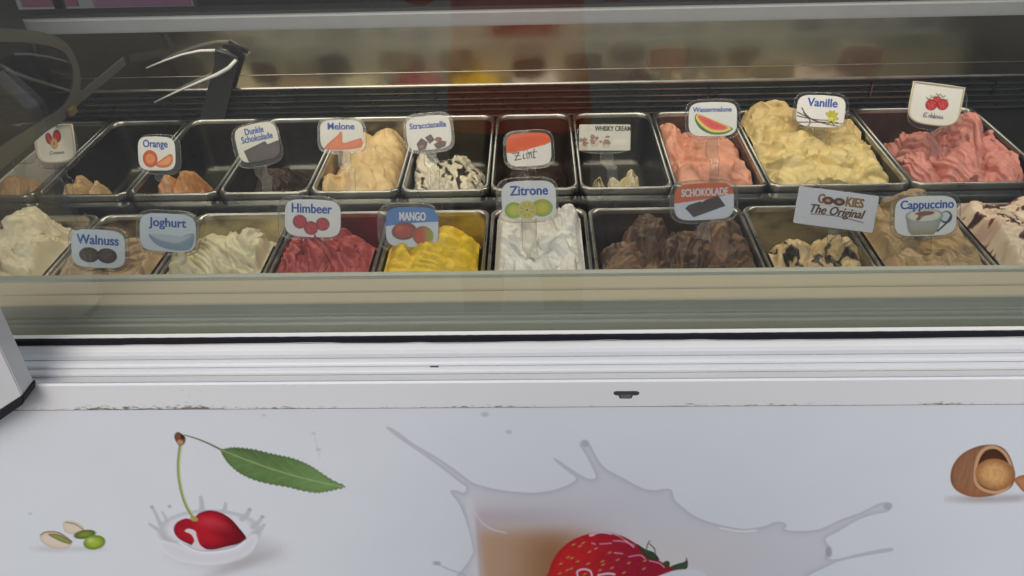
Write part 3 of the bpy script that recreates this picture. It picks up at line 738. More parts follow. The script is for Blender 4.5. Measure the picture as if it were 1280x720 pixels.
# ------------------------------------------------------------------ ice cream
M_ice = attr_mat('ice_cream', .33, spec=.45, bump=.25, bscale=420, sss=.05)
def smax(hs, k=.007):
    m = np.max(hs, 0); return m + k * np.log(np.sum(np.exp((np.array(hs) - m) / k), 0))
def ice(x0, x1, y0, y1_, bumps, col, label, seed, folds=.008, ffreq=22, ang=0, stretch=3.0, streak=.003, rough=.0016, warp=1.0, base=-.125, fill=None, paint=None, nu=120, nv=170, floor_keep=-.1195, cat='ice cream', big=0.0):
    """bumps: (px, py, v, rx, ry[, power])  peak pixel on the plane at depth v of the tub; radii in metres"""
    w_ = x1 - x0; L_ = y1_ - y0
    gx = np.linspace(x0 + .0125, x1 - .0125, nu); gy = np.linspace(y0 + .0115, y1_ - .0115, nv)
    X, Y = np.meshgrid(gx, gy); X = X.ravel(); Y = Y.ravel()
    fx = X + .010 * warp * fbm(X * 18, Y * 18, seed + 1, 3); fy = Y + .010 * warp * fbm(X * 18, Y * 18, seed + 2, 3)
    hs = [np.full(len(X), base)]
    for b in bumps:
        px, py, v, rx, ry = b[:5]; pw = b[5] if len(b) > 5 else 2.4
        p = on_y(px, py, y0 + v * L_)
        hpk = p.z - Z_RIM
        r = (np.abs((fx - p.x) / rx) ** pw + np.abs((fy - p.y) / ry) ** pw) ** (1 / pw)
        hs.append(hpk - .040 * r ** 1.45)
    if fill is not None:      # the level the tub is filled to along its front
        r = np.abs((Y - (y0 + .40 * L_)) / .085) ** 3
        hs.append(base + (fill - base) * np.exp(-r) + .004 * fbm(X * 25, Y * 25, seed + 3, 2))
    h = smax(hs)
    up = sstep(base + .008, base + .05, h)
    ca, sa = math.cos(R(ang)), math.sin(R(ang))
    wx = X + .020 * warp * fbm(X * 13, Y * 13, seed + 5, 3); wy = Y + .020 * warp * fbm(X * 13, Y * 13, seed + 6, 3)
    # the worked surface is draped over height too, so that folds run down the flanks
    wx = wx + .35 * h * ca; wy = wy + .35 * h * sa
    u = wx * ca + wy * sa; vv = -wx * sa + wy * ca
    ffreq *= 1.25; stretch *= 1.7
    bil = np.abs(pn(u * ffreq, vv * ffreq / stretch, seed + 9)) * 2.0                       # plump folds with sharp creases
    bil2 = np.abs(pn(u * ffreq * 2.3 + 7, vv * ffreq * 2.3 / stretch, seed + 10)) * 2.0
    r2 = ridged(u * ffreq * 3.5, vv * ffreq * 3.5 / (stretch * 2.5), seed + 11, 2) - .9     # spatula streaks
    saw = (u * ffreq * .5 + fbm(X * 16, Y * 16, seed + 15, 2) * 1.2) % 1.0                  # overlapping layers
    dn = up * (folds * 1.0 * (bil ** .7 - .45) + folds * .22 * (bil2 ** .7 - .45) + folds * .8 * (saw ** 2.2 - .3) * sstep(-.5, .3, fbm(X * 11, Y * 11, seed + 70, 2)) + streak * .55 * r2
               + rough * fbm(X * 150, Y * 150, seed + 20, 3) + big * fbm(X * 30, Y * 30, seed + 40, 2))
    H2 = h.reshape(nv, nu)
    gyy, gxx = np.gradient(H2, gy, gx)
    gl_ = np.sqrt(1 + gxx ** 2 + gyy ** 2)
    NX, NY, NZ = (-gxx / gl_).ravel(), (-gyy / gl_).ravel(), (1 / gl_).ravel()
    h = h + dn * np.maximum(NZ, .35)
    # keep clear of the tub walls
    e = np.minimum(np.minimum(X - gx[0], gx[-1] - X), np.minimum(Y - gy[0], gy[-1] - Y))
    lim = np.where(h > -.004, sstep(0, .014, e), 1.0)
    h = np.where(h > -.004, -.004 + (h + .004) * lim, h)
    # corners of the tub are rounded, the walls taper
    ins = np.clip(-h, 0, .12) / .12 * .0085
    cx, cy = (x0 + x1) / 2, (y0 + y1_) / 2
    Xn = cx + (X - cx) * (1 - ins / (w_ / 2)); Yn = cy + (Y - cy) * (1 - ins / (L_ / 2))
    # overhanging lips on the folds
    el_ = sstep(.002, .02, e)
    Xn += dn * NX * 1.2 * el_; Yn += dn * NY * 1.2 * el_
    rr = .030
    qx = np.maximum(np.abs(X - cx) - (w_ / 2 - .0125 - rr), 0); qy = np.maximum(np.abs(Y - cy) - (L_ / 2 - .0115 - rr), 0)
    keep = (h > floor_keep) & (qx ** 2 + qy ** 2 < rr ** 2)
    Zb = Z_RIM - PAN_D
    V = np.stack([Xn - cx, Yn - cy, Z_RIM + h - Zb], 1)
    me = grid_mesh('ice_cream', V, nu, nv, keep)
    c = np.tile(np.array(col, float), (len(X), 1))
    c *= (1 + .10 * fbm(X * 30, Y * 30, seed + 60, 3) + .05 * r2)[:, None]
    if paint is not None: c = paint(X, Y, h, c, u, vv)
    set_colors(me, np.clip(c, 0, 1)); me.materials.append(M_ice)
    bm = bmesh.new(); bm.from_mesh(me)
    bmesh.ops.delete(bm, geom=[v for v in bm.verts if not v.link_faces], context='VERTS')
    bm.to_mesh(me); bm.free()
    me.polygons.foreach_set('use_smooth', [True] * len(me.polygons))
    o = bpy.data.objects.new('ice_cream', me); C.objects.link(o); o.location = (cx, cy, Zb)
    return tag(o, label, cat, None)
def mixa(c, k, col): k = np.clip(k, 0, 1)[:, None]; return c * (1 - k) + np.array(col) * k

def bx_f(px): return on_z(px, 338 - (px - 640) * .0105, Z_RIM)[0]
def bx_r(px): return on_z(px, 232 - (px - 640) * .0135, Z_RIM)[0]
# tub boundaries (pixel columns at each row's visible front)
FB = [-75, 60, 196, 333, 469, 607, 743, 960, 1098, 1242, 1385]
RB = [-68, 45, 160, 273, 387, 500, 612, 724, 842, 960, 1138, 1320]
FX = [bx_f(p) for p in FB]; RX = [bx_r(p) for p in RB]
CHOC = (.035, .018, .011)
def p_strac(X, Y, h, c, u, v):
    n = ridged(u * 26, v * 9, 77, 3) + .5 * fbm(X * 60, Y * 60, 5, 2)
    return mixa(c, sstep(1.02, 1.18, n), (.012, .009, .008))
def p_cookie(X, Y, h, c, u, v):
    n = ridged(u * 20, v * 11, 31, 3) + .5 * fbm(X * 50, Y * 50, 15, 2)
    c = mixa(c, sstep(.92, 1.10, n), (.016, .010, .008))
    return mixa(c, sstep(.55, .9, fbm(X * 45, Y * 45, 19, 2)) * .7, (.30, .19, .10))
def p_amar(X, Y, h, c, u, v):
    n = fbm(X * 28, Y * 28, 41, 3)
    c = mixa(c, sstep(.15, .5, n) * .6, (.66, .38, .34))
    n2 = fbm(X * 42 + 9, Y * 42, 43, 3)
    c = mixa(c, sstep(.24, .34, n2), (.20, .018, .025))
    return mixa(c, sstep(.46, .54, n2), (.03, .008, .012))
def p_whisky(X, Y, h, c, u, v):
    p = on_y(748, 219, Y_R0 + .2 * .36)
    return mixa(c, np.exp(-((X - p.x) / .008) ** 2 - ((Y - p.y) / .03) ** 2) * 1.2 * sstep(-.2, .3, fbm(X * 90, Y * 90, 3, 2)), (.10, .03, .012))
def p_pale(X, Y, h, c, u, v):
    return mixa(c, sstep(-.1, .5, fbm(u * 30, v * 12, 71, 3)) * .45, (.55, .50, .42))
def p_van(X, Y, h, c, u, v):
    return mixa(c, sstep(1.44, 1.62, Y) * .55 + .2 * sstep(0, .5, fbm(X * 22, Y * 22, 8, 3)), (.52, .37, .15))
def p_choc(X, Y, h, c, u, v):
    return mixa(c, sstep(-.1, .45, fbm(u * 40, v * 9, 21, 3)) * .65, (.27, .15, .075))
def p_cap(X, Y, h, c, u, v):
    return mixa(c, sstep(.0, .45, fbm(u * 26, v * 9, 61, 3)) * .5, (.30, .21, .12))
def p_straw(X, Y, h, c, u, v):
    return mixa(c, sstep(0., .5, fbm(u * 30, v * 12, 61, 3)) * .4, (.62, .22, .20))

DK = (.05, .035, .02)
FRONT = [
 dict(n='cream', col=(.79, .73, .53), res=(.50, .42, .24), amt=.7, lab='pale cream ice cream heap beside the walnut tub', tl='steel tub of pale cream ice cream at the cabinet end',
      b=[(18, 270, .70, .035, .06), (38, 300, .55, .04, .06), (-30, 300, .5, .06, .1), (60, 325, .45, .02, .06)], k=dict(fill=-.03, folds=.010, ffreq=20, ang=35, stretch=2.2, streak=.004, rough=.0015, big=.006)),
 dict(n='walnuss', col=(.56, .41, .25), res=(.42, .33, .18), amt=.7, lab='tan walnut ice cream behind the Walnuss card', tl='steel tub of tan walnut ice cream',
      b=[(165, 302, .6, .055, .06), (110, 318, .52, .06, .08), (185, 318, .5, .03, .06)], k=dict(fill=.0, folds=.011, ffreq=22, ang=-55, stretch=4, streak=.006, rough=.0006)),
 dict(n='joghurt', col=(.81, .76, .52), res=(.55, .48, .26), amt=.85, lab='pale yellow yoghurt ice cream behind the Joghurt card', tl='steel tub of pale yellow yoghurt ice cream',
      b=[(295, 293, .62, .05, .06), (262, 300, .6, .05, .07), (225, 320, .5, .04, .06), (320, 310, .55, .02, .06)], k=dict(fill=.0, folds=.010, ffreq=22, ang=40, stretch=4.5, streak=.006, rough=.0008, paint=p_pale)),
 dict(n='himbeer', col=(.47, .085, .09), res=(.20, .03, .03), amt=.85, lab='raspberry red sorbet peak behind the Himbeer card', tl='steel tub of red raspberry sorbet',
      b=[(398, 288, .62, .038, .075, 1.7), (365, 305, .55, .03, .08, 2), (435, 302, .55, .035, .07, 2), (460, 322, .45, .02, .08)], k=dict(fill=.0, folds=.008, ffreq=30, ang=8, stretch=7, streak=.007, rough=.0005)),
 dict(n='mango', col=(.88, .62, .03), res=(.46, .34, .07), amt=.85, lab='bright yellow mango sorbet behind the MANGO card', tl='steel tub of bright yellow mango sorbet',
      b=[(555, 288, .63, .04, .06, 3), (500, 303, .58, .03, .08, 3), (580, 300, .6, .02, .05, 3), (535, 305, .55, .05, .08)], k=dict(fill=-.004, folds=.006, ffreq=20, ang=70, stretch=1.8, streak=.0015, rough=.001, big=.004)),
 dict(n='zitrone', col=(.86, .87, .86), res=(.5, .5, .45), amt=.5, lab='white lemon sorbet filling its tub behind the Zitrone card', tl='steel tub of white lemon sorbet',
      b=[(640, 266, .80, .055, .08, 3), (705, 262, .82, .04, .07, 3), (625, 300, .55, .04, .1, 3), (700, 295, .6, .045, .1, 3)], k=dict(fill=.01, folds=.007, ffreq=24, ang=18, stretch=6, streak=.006, rough=.0008)),
 dict(n='schokolade', col=(.075, .040, .022), res=(.05, .04, .03), amt=.6, lab='brown chocolate ice cream in two peaks below the SCHOKOLADE card', tl='wide steel tub of brown chocolate ice cream',
      b=[(812, 275, .66, .03, .06, 1.7), (908, 277, .64, .035, .06, 2.2), (860, 298, .55, .06, .07), (780, 315, .5, .04, .07), (925, 308, .5, .03, .07)], k=dict(fill=-.008, folds=.010, ffreq=22, ang=-35, stretch=4.5, streak=.006, rough=.0005, paint=p_choc, nu=170)),
 dict(n='cookies', col=(.66, .52, .28), res=(.34, .28, .14), amt=.85, lab='scraped cookie ice cream with dark swirls below the COOKIES card', tl='steel tub with dark streaked cookie ice cream',
      b=[(1003, 304, .56, .028, .05), (1055, 300, .58, .03, .06), (968, 315, .5, .015, .05), (1030, 322, .48, .07, .05)], k=dict(fill=-.02, folds=.008, ffreq=28, ang=-25, stretch=2, rough=.002, paint=p_cookie)),
 dict(n='cappuccino', col=(.46, .33, .17), res=(.3, .2, .1), amt=.5, lab='tan cappuccino ice cream piled behind the Cappuccino card', tl='steel tub of tan cappuccino ice cream',
      b=[(1146, 238, .84, .028, .06), (1112, 266, .72, .035, .08), (1180, 266, .75, .05, .10), (1120, 300, .55, .05, .08), (1200, 300, .55, .06, .09)], k=dict(fill=.008, folds=.010, ffreq=18, ang=28, stretch=3.5, streak=.005, rough=.0008, paint=p_cap)),
 dict(n='amarena', col=(.82, .70, .55), res=(.4, .3, .2), amt=.5, lab='cream ice cream with dark red cherry pieces filling its tub', tl='steel tub of cherry streaked cream ice cream',
      b=[(1225, 258, .85, .05, .08, 3), (1290, 250, .88, .06, .08, 3), (1262, 280, .6, .08, .12, 3), (1300, 300, .5, .08, .12, 3)], k=dict(fill=.008, folds=.005, ffreq=20, ang=50, stretch=1.5, streak=.001, rough=.002, paint=p_amar)),
]
REAR = [
 dict(n='a', col=(.50, .30, .14), res=DK, amt=.2, lab='scraped orange brown remnant in the tub by the cabinet end', tl='nearly empty steel tub against the cabinet end',
      b=[(10, 222, .22, .05, .05), (-30, 225, .25, .05, .05), (38, 231, .15, .02, .03)], k=dict(folds=.006)),
 dict(n='cassata', col=(.62, .44, .22), res=DK, amt=.15, lab='small light brown remnant below the strawberry card', tl='nearly empty steel tub beside the orange tub',
      b=[(97, 221, .22, .018, .03), (85, 230, .14, .02, .03), (116, 229, .18, .016, .03)], k=dict(folds=.005)),
 dict(n='orange', col=(.68, .33, .12), res=DK, amt=.3, lab='small orange remnant below the Orange card', tl='steel tub with an orange remnant',
      b=[(205, 220, .25, .018, .04, 3), (228, 213, .28, .022, .04, 4), (252, 233, .12, .012, .02)], k=dict(folds=.004)),
 dict(n='dunkel', col=CHOC, res=(.012, .01, .008), amt=.6, lab='dark chocolate film in the tub of the Dunkle Schokolade card', tl='dark scraped out steel tub of dark chocolate',
      b=[(330, 236, .1, .05, .03), (330, 215, .55, .06, .1)], k=dict(folds=.003, streak=.001)),
 dict(n='melone', col=(.76, .56, .28), res=(.5, .36, .18), amt=.6, lab='smooth pale orange melon ice cream behind the Melone card', tl='steel tub of pale orange melon ice cream',
      b=[(482, 161, .86, .035, .06, 4), (445, 168, .80, .05, .06, 4), (460, 186, .55, .06, .09, 4), (455, 207, .3, .065, .07, 3), (410, 218, .2, .02, .05)], k=dict(folds=.006, ffreq=11, ang=10, stretch=3, streak=.0012, rough=.0003)),
 dict(n='stracciatella', col=(.76, .70, .56), res=(.04, .018, .012), amt=.4, lab='white stracciatella with black chocolate shards below its card', tl='steel tub of chocolate flecked stracciatella',
      b=[(530, 193, .42, .035, .05, 3), (575, 194, .42, .022, .05, 3), (555, 205, .3, .065, .08, 3)], k=dict(folds=.006, ffreq=22, ang=20, stretch=2, rough=.003, paint=p_strac)),
 dict(n='zimt', col=CHOC, res=(.03, .015, .011), amt=.8, lab='thin layer in the tub of the handwritten card, coloured with the brown glass reflection', tl='steel tub behind the Zitrone card, coloured with the brown glass reflection',  # brown of the figure's reflection is put into this tub's colours
      b=[(668, 225, .2, .07, .12, 3)], k=dict(folds=.001, streak=.0005, rough=.0004)),
 dict(n='whisky', col=(.74, .66, .42), res=DK, amt=.12, lab='crumbled cream remnant below the WHISKY CREAM card', tl='nearly empty steel tub with cream crumbs',
      b=[(748, 220, .2, .010, .03, 3), (770, 222, .2, .02, .03, 3), (790, 211, .24, .014, .03, 4), (800, 218, .2, .007, .03)], k=dict(folds=.002, rough=.003, paint=p_whisky)),
 dict(n='wassermelone', col=(.72, .33, .22), res=(.16, .06, .045), amt=.5, lab='salmon pink watermelon ice cream behind its melon slice card', tl='steel tub of salmon pink watermelon ice cream',
      b=[(838, 155, .75, .025, .06, 3), (890, 172, .62, .06, .12, 3), (900, 190, .45, .07, .12, 3), (925, 205, .3, .03, .07, 3), (860, 205, .3, .04, .07, 3)], k=dict(folds=.010, ffreq=14, ang=50, stretch=2.0, streak=.003, rough=.0006)),
 dict(n='vanille', col=(.74, .60, .26), res=(.2, .15, .08), amt=.3, lab='high ruffled yellow vanilla ice cream behind the Vanille card', tl='wide steel tub of ruffled vanilla ice cream',
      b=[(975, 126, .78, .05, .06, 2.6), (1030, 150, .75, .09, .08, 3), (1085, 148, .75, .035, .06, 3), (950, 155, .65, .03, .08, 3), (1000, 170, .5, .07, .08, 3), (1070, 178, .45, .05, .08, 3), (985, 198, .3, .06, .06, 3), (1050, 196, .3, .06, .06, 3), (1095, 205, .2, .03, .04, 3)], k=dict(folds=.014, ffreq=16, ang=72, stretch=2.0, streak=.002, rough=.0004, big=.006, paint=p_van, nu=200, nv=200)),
 dict(n='erdbeere', col=(.66, .27, .225), res=(.10, .03, .03), amt=.3, lab='pleated pink strawberry ice cream below the white Erdbeere card', tl='wide steel tub of pink strawberry ice cream',
      b=[(1214, 143, .60, .018, .06, 2), (1160, 166, .58, .032, .07, 3), (1242, 168, .52, .024, .07, 2.4), (1206, 178, .42, .03, .06, 3), (1152, 195, .28, .03, .06, 3), (1200, 200, .25, .035, .05, 3), (1262, 196, .33, .05, .06, 3)], k=dict(folds=.011, ffreq=20, ang=12, stretch=4, streak=.006, rough=.0006, paint=p_straw, nu=200)),
]
for i, d in enumerate(FRONT):
    tub(FX[i], FX[i + 1], Y_F0, Y_F1, d['tl'], d['res'], d['amt'])
    ice(FX[i], FX[i + 1], Y_F0, Y_F1, d['b'], d['col'], d['lab'], 100 + i * 13, **d['k'])
for i, d in enumerate(REAR):
    tub(RX[i], RX[i + 1], Y_R0, Y_R1, d['tl'], d['res'], d['amt'])
    ice(RX[i], RX[i + 1], Y_R0, Y_R1, d['b'], d['col'], d['lab'], 400 + i * 13, **d['k'])

# ------------------------------------------------------------------ flavour cards
def text_mesh(s, bold=.012, shear=0.0, space=1.0):
    cu = bpy.data.curves.new('t', 'FONT'); cu.body = s; cu.size = 1; cu.offset = bold; cu.shear = shear
    cu.space_character = space; cu.resolution_u = 3; cu.align_x = 'LEFT'
    ob = bpy.data.objects.new('t', cu); C.objects.link(ob)
    dg = bpy.context.evaluated_depsgraph_get()
    me = bpy.data.meshes.new_from_object(ob.evaluated_get(dg))
    bpy.data.objects.remove(ob); bpy.data.curves.remove(cu)
    co = np.empty(len(me.vertices) * 3); me.vertices.foreach_get('co', co); co = co.reshape(-1, 3)
    return me, co
def squircle(hw, hh, n=56, p=4.0):
    out = []
    for k in range(n):
        a = 2 * math.pi * k / n; c, s = math.cos(a), math.sin(a)
        out.append((hw * math.copysign(abs(c) ** (2 / p), c), hh * math.copysign(abs(s) ** (2 / p), s)))
    return out
def dshape(hw, hh):
    P = [(-hw, hh * .92), (hw, hh * .92)]
    out = [(-hw, hh), (-hw * .5, hh), (hw * .5, hh), (hw, hh)]
    for k in range(0, 25):
        a = -math.pi * k / 24; c, s = math.cos(a), math.sin(a)
        out.append((hw * math.copysign(abs(c) ** .62, c), -.05 * hh + hh * .95 * math.copysign(abs(s) ** .62, s)))
    return out
def rect(hw, hh): return rrect(hw, hh, .0025, 3)
INK = {}
def ink(c):
    if c not in INK: INK[c] = mat('ink_%d_%d_%d' % c, lin(c), .4)
    return INK[c]
BLUE = (48, 88, 176)
def plate_between(name, out, z0, z1, m, parent):
    n = len(out); V = [(a, b, z0) for a, b in out] + [(a, b, z1) for a, b in out]
    F = [tuple(range(n - 1, -1, -1)), tuple(range(n, 2 * n))] + [(i, (i + 1) % n, (i + 1) % n + n, i + n) for i in range(n)]
    o = mesh_obj(name, V, F, m, parent); fix_normals(o); return o
def flavour_card(lab, cx, cy, wpx, hpx, rot, Yb, Zb, shape, bg_, pic, texts, tilt=27, hoff=(0, 0), hscale=1.13, stemx=.0, twist=0):
    tl = R(tilt)
    u = Vector((0, math.sin(tl), math.cos(tl))); nrm = Vector((0, -math.cos(tl), math.sin(tl)))
    P0 = Vector((0, Yb, Zb))
    ctr = on_plane(cx, cy, P0, nrm)
    dep = -(CAMROT.transposed() @ (ctr - Vector((0, 0, CAM_H)))).z
    hw, hh = wpx * dep / FPX / 2, hpx * dep / FPX / 2
    s = (ctr - P0).dot(u)
    bx_ = ctr.x + stemx * hw
    t = thing('flavour_card', lab, 'flavour card', (bx_, Yb, Zb), 'flavour cards standing in the tubs')
    t.matrix_world = Matrix(((1, 0, 0, bx_), (0, u.y, nrm.y, Yb), (0, u.z, nrm.z, Zb), (0, 0, 0, 1)))
    r = R(rot)
    lc = Vector((ctr.x - bx_, s))
    def T(a, b): return (lc.x + a * math.cos(r) - b * math.sin(r), lc.y + a * math.sin(r) + b * math.cos(r))
    # clear holder: plate, raised rim and a stepped stem
    out = [T(a * hscale + hoff[0] * hw, b * (hscale + .04) + hoff[1] * hh) for a, b in squircle(hw, hh)]
    plate_between('holder_plate', out, -.0016, -.0004, M_clear, t)
    tube('holder_rim', [(a, b, -.001) for a, b in out], .0009, M_clearrim, t, seg=6, closed=True)
    sb = min(b for a, b in out); sw = .0115
    top = min(sb + .006, lc.y); kx = .010
    mid = top * .55
    st = [(-sw + lc.x * .6, top), (-sw + lc.x * .6, mid + .006), (-sw * .3, mid - .006), (-sw * .3, 0), (sw * 1.2, 0), (sw * 1.2, mid), (sw + lc.x * .6, mid + .004), (sw + lc.x * .6, top)]
    plate_between('holder_stem', st, -.0016, -.0004, M_clear, t)
    tube('stem_edge', [(a, b, -.001) for a, b in st], .0007, M_clearrim, t, seg=5)
    if shape is None: return t
    # card: colour grid clipped to its outline
    so = {'s': squircle, 'd': dshape, 'r': rect}[shape](hw, hh)
    po = np.array(so)
    rings = 26; nA = 120
    # radial grid from the centre to the outline, evenly resampled
    seg = np.vstack([po, po[:1]]); L = np.concatenate([[0], np.cumsum(np.hypot(*np.diff(seg, axis=0).T))])
    tt = np.linspace(0, L[-1], nA, endpoint=False)
    ox = np.interp(tt, L, seg[:, 0]); oy = np.interp(tt, L, seg[:, 1])
    nu, nv = 110, 80
    gx = np.linspace(-1, 1, nu); gy = np.linspace(1, -1, nv)
    # superellipse-mapped square grid: rows of the outline
    ymax, ymin = po[:, 1].max(), po[:, 1].min()
    Yg = np.linspace(ymax, ymin, nv); LX = np.empty(nv); RXx = np.empty(nv)
    for j, yv in enumerate(Yg):
        yv = min(max(yv, ymin + 1e-5), ymax - 1e-5)
        xs_ = []
        for i in range(len(po)):
            a, b = po[i], po[(i + 1) % len(po)]
            if (a[1] - yv) * (b[1] - yv) <= 0 and a[1] != b[1]:
                xs_.append(a[0] + (b[0] - a[0]) * (yv - a[1]) / (b[1] - a[1]))
        LX[j], RXx[j] = min(xs_), max(xs_)
    Xg = LX[:, None] + (RXx - LX)[:, None] * ((gx + 1) / 2)[None, :]
    YG = np.repeat(Yg[:, None], nu, 1)
    xx, yy = Xg.ravel(), YG.ravel()
    p = Paint((xx / hw + 1) * 50, (1 - yy / hh) * 35, bg_, .7)      # 100 x 70 canvas
    if pic: pic(p)
    xy = np.array([T(a, b) for a, b in zip(xx, yy)])
    V = np.column_stack([xy, np.full(len(xy), .0006)])
    me = grid_mesh('card', V[:, :], nu, nv)
    set_colors(me, np.clip(p.c, 0, 1)); me.materials.append(M_card)
    bm = bmesh.new(); bm.from_mesh(me)
    if bm.faces and sum(f.normal.z for f in list(bm.faces)[:50]) < 0: bmesh.ops.reverse_faces(bm, faces=bm.faces)
    ext = bmesh.ops.extrude_face_region(bm, geom=[f for f in bm.faces][:0] or [e for e in bm.edges if e.is_boundary])
    for v in [g for g in ext['geom'] if isinstance(g, bmesh.types.BMVert)]: v.co.z -= .0009
    bm.to_mesh(me); bm.free()
    co = bpy.data.objects.new('card', me); C.objects.link(co); co.parent = t
    cb = mesh_obj('card_back', [(*T(a * .99, b * .99), -.0002) for a, b in so], [tuple(range(len(so)))[::-1]], mat('card_back', (.70, .70, .68), .6), t)
    if shape == 'd':
        tube('card_frame', [(*T(a * 1.02, b * 1.02), .0004) for a, b in so], .0022, mat('cream_card_frame', (.55, .50, .38), .35), t, seg=8, closed=True)
    for (sx, sy, tw, th, body, colr, kw) in texts:        # canvas box: left, baseline, width, cap height
        me2, cc = text_mesh(body, **kw)
        mn, mx = cc.min(0), cc.max(0)
        cap = .7
        X = sx + (cc[:, 0] - mn[0]) / (mx[0] - mn[0]) * tw
        Y = sy - cc[:, 1] / cap * th
        nvx = len(cc); tris = [tuple(pp.vertices) for pp in me2.polygons]
        VV = []; FF = []
        sh_ = th * .055 if kw.get('bold', 0) > .011 else 0
        for c_, (dx, dy) in enumerate(((0, 0), (sh_, 0), (sh_ * .5, -sh_ * .4)) if sh_ else ((0, 0),)):
            q = [T(((a + dx) / 50 - 1) * hw, (1 - (b + dy) / 35) * hh) for a, b in zip(X, Y)]
            VV += [(a, b, .0008 + .00006 * c_) for a, b in q]; FF += [tuple(v + c_ * nvx for v in f) for f in tris]
        bpy.data.meshes.remove(me2)
        me2 = bpy.data.meshes.new('lettering'); me2.from_pydata(VV, [], FF)
        me2.materials.clear(); me2.materials.append(ink(colr)); me2.update()
        to = bpy.data.objects.new('lettering', me2); C.objects.link(to); to.parent = co
    return t

def pic_walnut(p):
    for cx in (33, 66):
        p.ell(cx, 47, 19, 14, (82, 66, 52), edge=(40, 30, 24), ew=.4, fn=lambda x, y, r, c: c * (1 + .9 * fbm(x * .25, y * .25, 4)[:, None]))
    for a in ((22, 42), (30, 50), (40, 43), (58, 44), (68, 51), (76, 43)): p.line([(a[0], a[1] - 4), (a[0] + 3, a[1]), (a[0] - 1, a[1] + 4)], 1.5, (48, 34, 26))
def pic_jog(p):
    p.poly([(16, 40), (40, 44), (70, 42), (96, 34), (90, 62), (60, 66), (30, 58)], (140, 166, 190), edge=(120, 150, 178), ew=6)
    p.poly([(20, 40), (45, 38), (75, 40), (94, 36), (70, 52), (40, 50)], (186, 203, 216), soft=2)
def rasp(p, x, y, r):
    p.ell(x, y, r, r, (196, 30, 50), edge=(140, 16, 34), ew=.3)
    for k in range(9):
        a = k * 2.4; q = r * .75 * math.sqrt((k + .5) / 9)
        p.ell(x + q * math.cos(a), y + q * math.sin(a), r * .24, r * .24, (214, 50, 66), edge=(160, 22, 40), ew=.4)
def pic_himb(p): rasp(p, 27, 42, 13); rasp(p, 68, 45, 12.5); rasp(p, 47, 53, 13)
def pic_mango(p):
    p.poly([(-5, -5), (105, -5), (105, 25), (60, 27), (-5, 34)], (62, 124, 196), smooth=0)
    p.ell(35, 42, 24, 15.5, (176, 62, 50), edge=(120, 60, 40), ew=.35, rot=-.1, hl=(206, 100, 70))
    def f(x, y, r, c): k = sstep(66, 86, x)[:, None]; return c * (1 - k) + np.array(lin((150, 160, 60))) * k
    p.ell(71, 50, 20, 17, (196, 70, 52), edge=(140, 80, 50), ew=.25, fn=f)
def pic_zit(p):
    p.ell(22, 53, 17, 15, (205, 210, 80), edge=(150, 180, 50), ew=.4); p.ell(74, 50, 20, 16, (214, 204, 84), edge=(160, 180, 60), ew=.4)
    p.ell(46, 53, 18, 17, (226, 226, 160), edge=(196, 190, 90), ew=.15); p.ell(46, 53, 14.5, 13.5, (196, 186, 70))
    for k in range(8):
        a = k * math.pi / 4; p.line([(46, 53), (46 + 14 * math.cos(a), 53 + 13 * math.sin(a))], 1.1, (228, 224, 160), smooth=0)
    p.ell(46, 53, 2, 2, (120, 100, 40))
def pic_schok(p):
    p.poly([(-5, -5), (105, -5), (105, 14), (100, 22), (60, 30), (-5, 37)], (206, 96, 36), smooth=0)
    p.poly([(18, 46), (24, 40), (44, 34), (47, 36), (52, 32), (74, 25), (86, 45), (32, 64)], (56, 46, 42), smooth=0, edge=(36, 30, 28), ew=3)
    for a in ([(30, 52), (78, 36)], [(40, 38), (48, 56)], [(56, 34), (64, 50)]): p.line(a, 1.2, (34, 28, 26), smooth=0)
def pic_cook(p):
    for x in (38, 52):
        p.ell(x, 20, 7.5, 7.5, (98, 58, 50), edge=(60, 34, 30), ew=.3); p.ell(x, 20, 2.6, 2.6, (196, 160, 110))
    p.line([(20, 49), (50, 47), (86, 53)], 1.6, (104, 68, 44)); p.line([(22, 31), (40, 29), (86, 34)], 1.2, (214, 184, 96))
def pic_cap(p):
    p.ell(83, 38, 10, 11, (70, 80, 90)); p.ell(82, 37, 7.5, 8, (212, 222, 232)); p.line([(91, 36), (84, 48), (70, 62)], 3.2, (46, 52, 58))
    p.poly([(17, 34), (22, 60), (28, 68), (64, 68), (70, 60), (78, 34)], (176, 184, 178), smooth=0, edge=(130, 140, 138), ew=4, fn=lambda x, y, d, c: mixa(c, sstep(48, 66, y) * .6, lin((166, 150, 110))))
    p.ell(47.5, 34, 30.5, 12, (226, 226, 214), edge=(150, 158, 158), ew=.12)
    p.poly([(32, 30), (48, 26), (64, 28), (58, 33), (44, 35), (40, 42), (34, 41), (38, 34)], (140, 84, 64), soft=1.2); p.line([(40, 40), (50, 33), (62, 31)], 1.4, (96, 48, 38))
def strawb(p, x, y, r, c=(206, 44, 52)):
    p.ell(x, y, r, r * .86, c, edge=(150, 24, 36), ew=.3)
    for k in range(7):
        a = k * 2.4; q = r * .7 * math.sqrt((k + .5) / 7); p.ell(x + q * math.cos(a), y + q * math.sin(a), .8, .8, (236, 150, 120))
def gold(p, D):
    pass
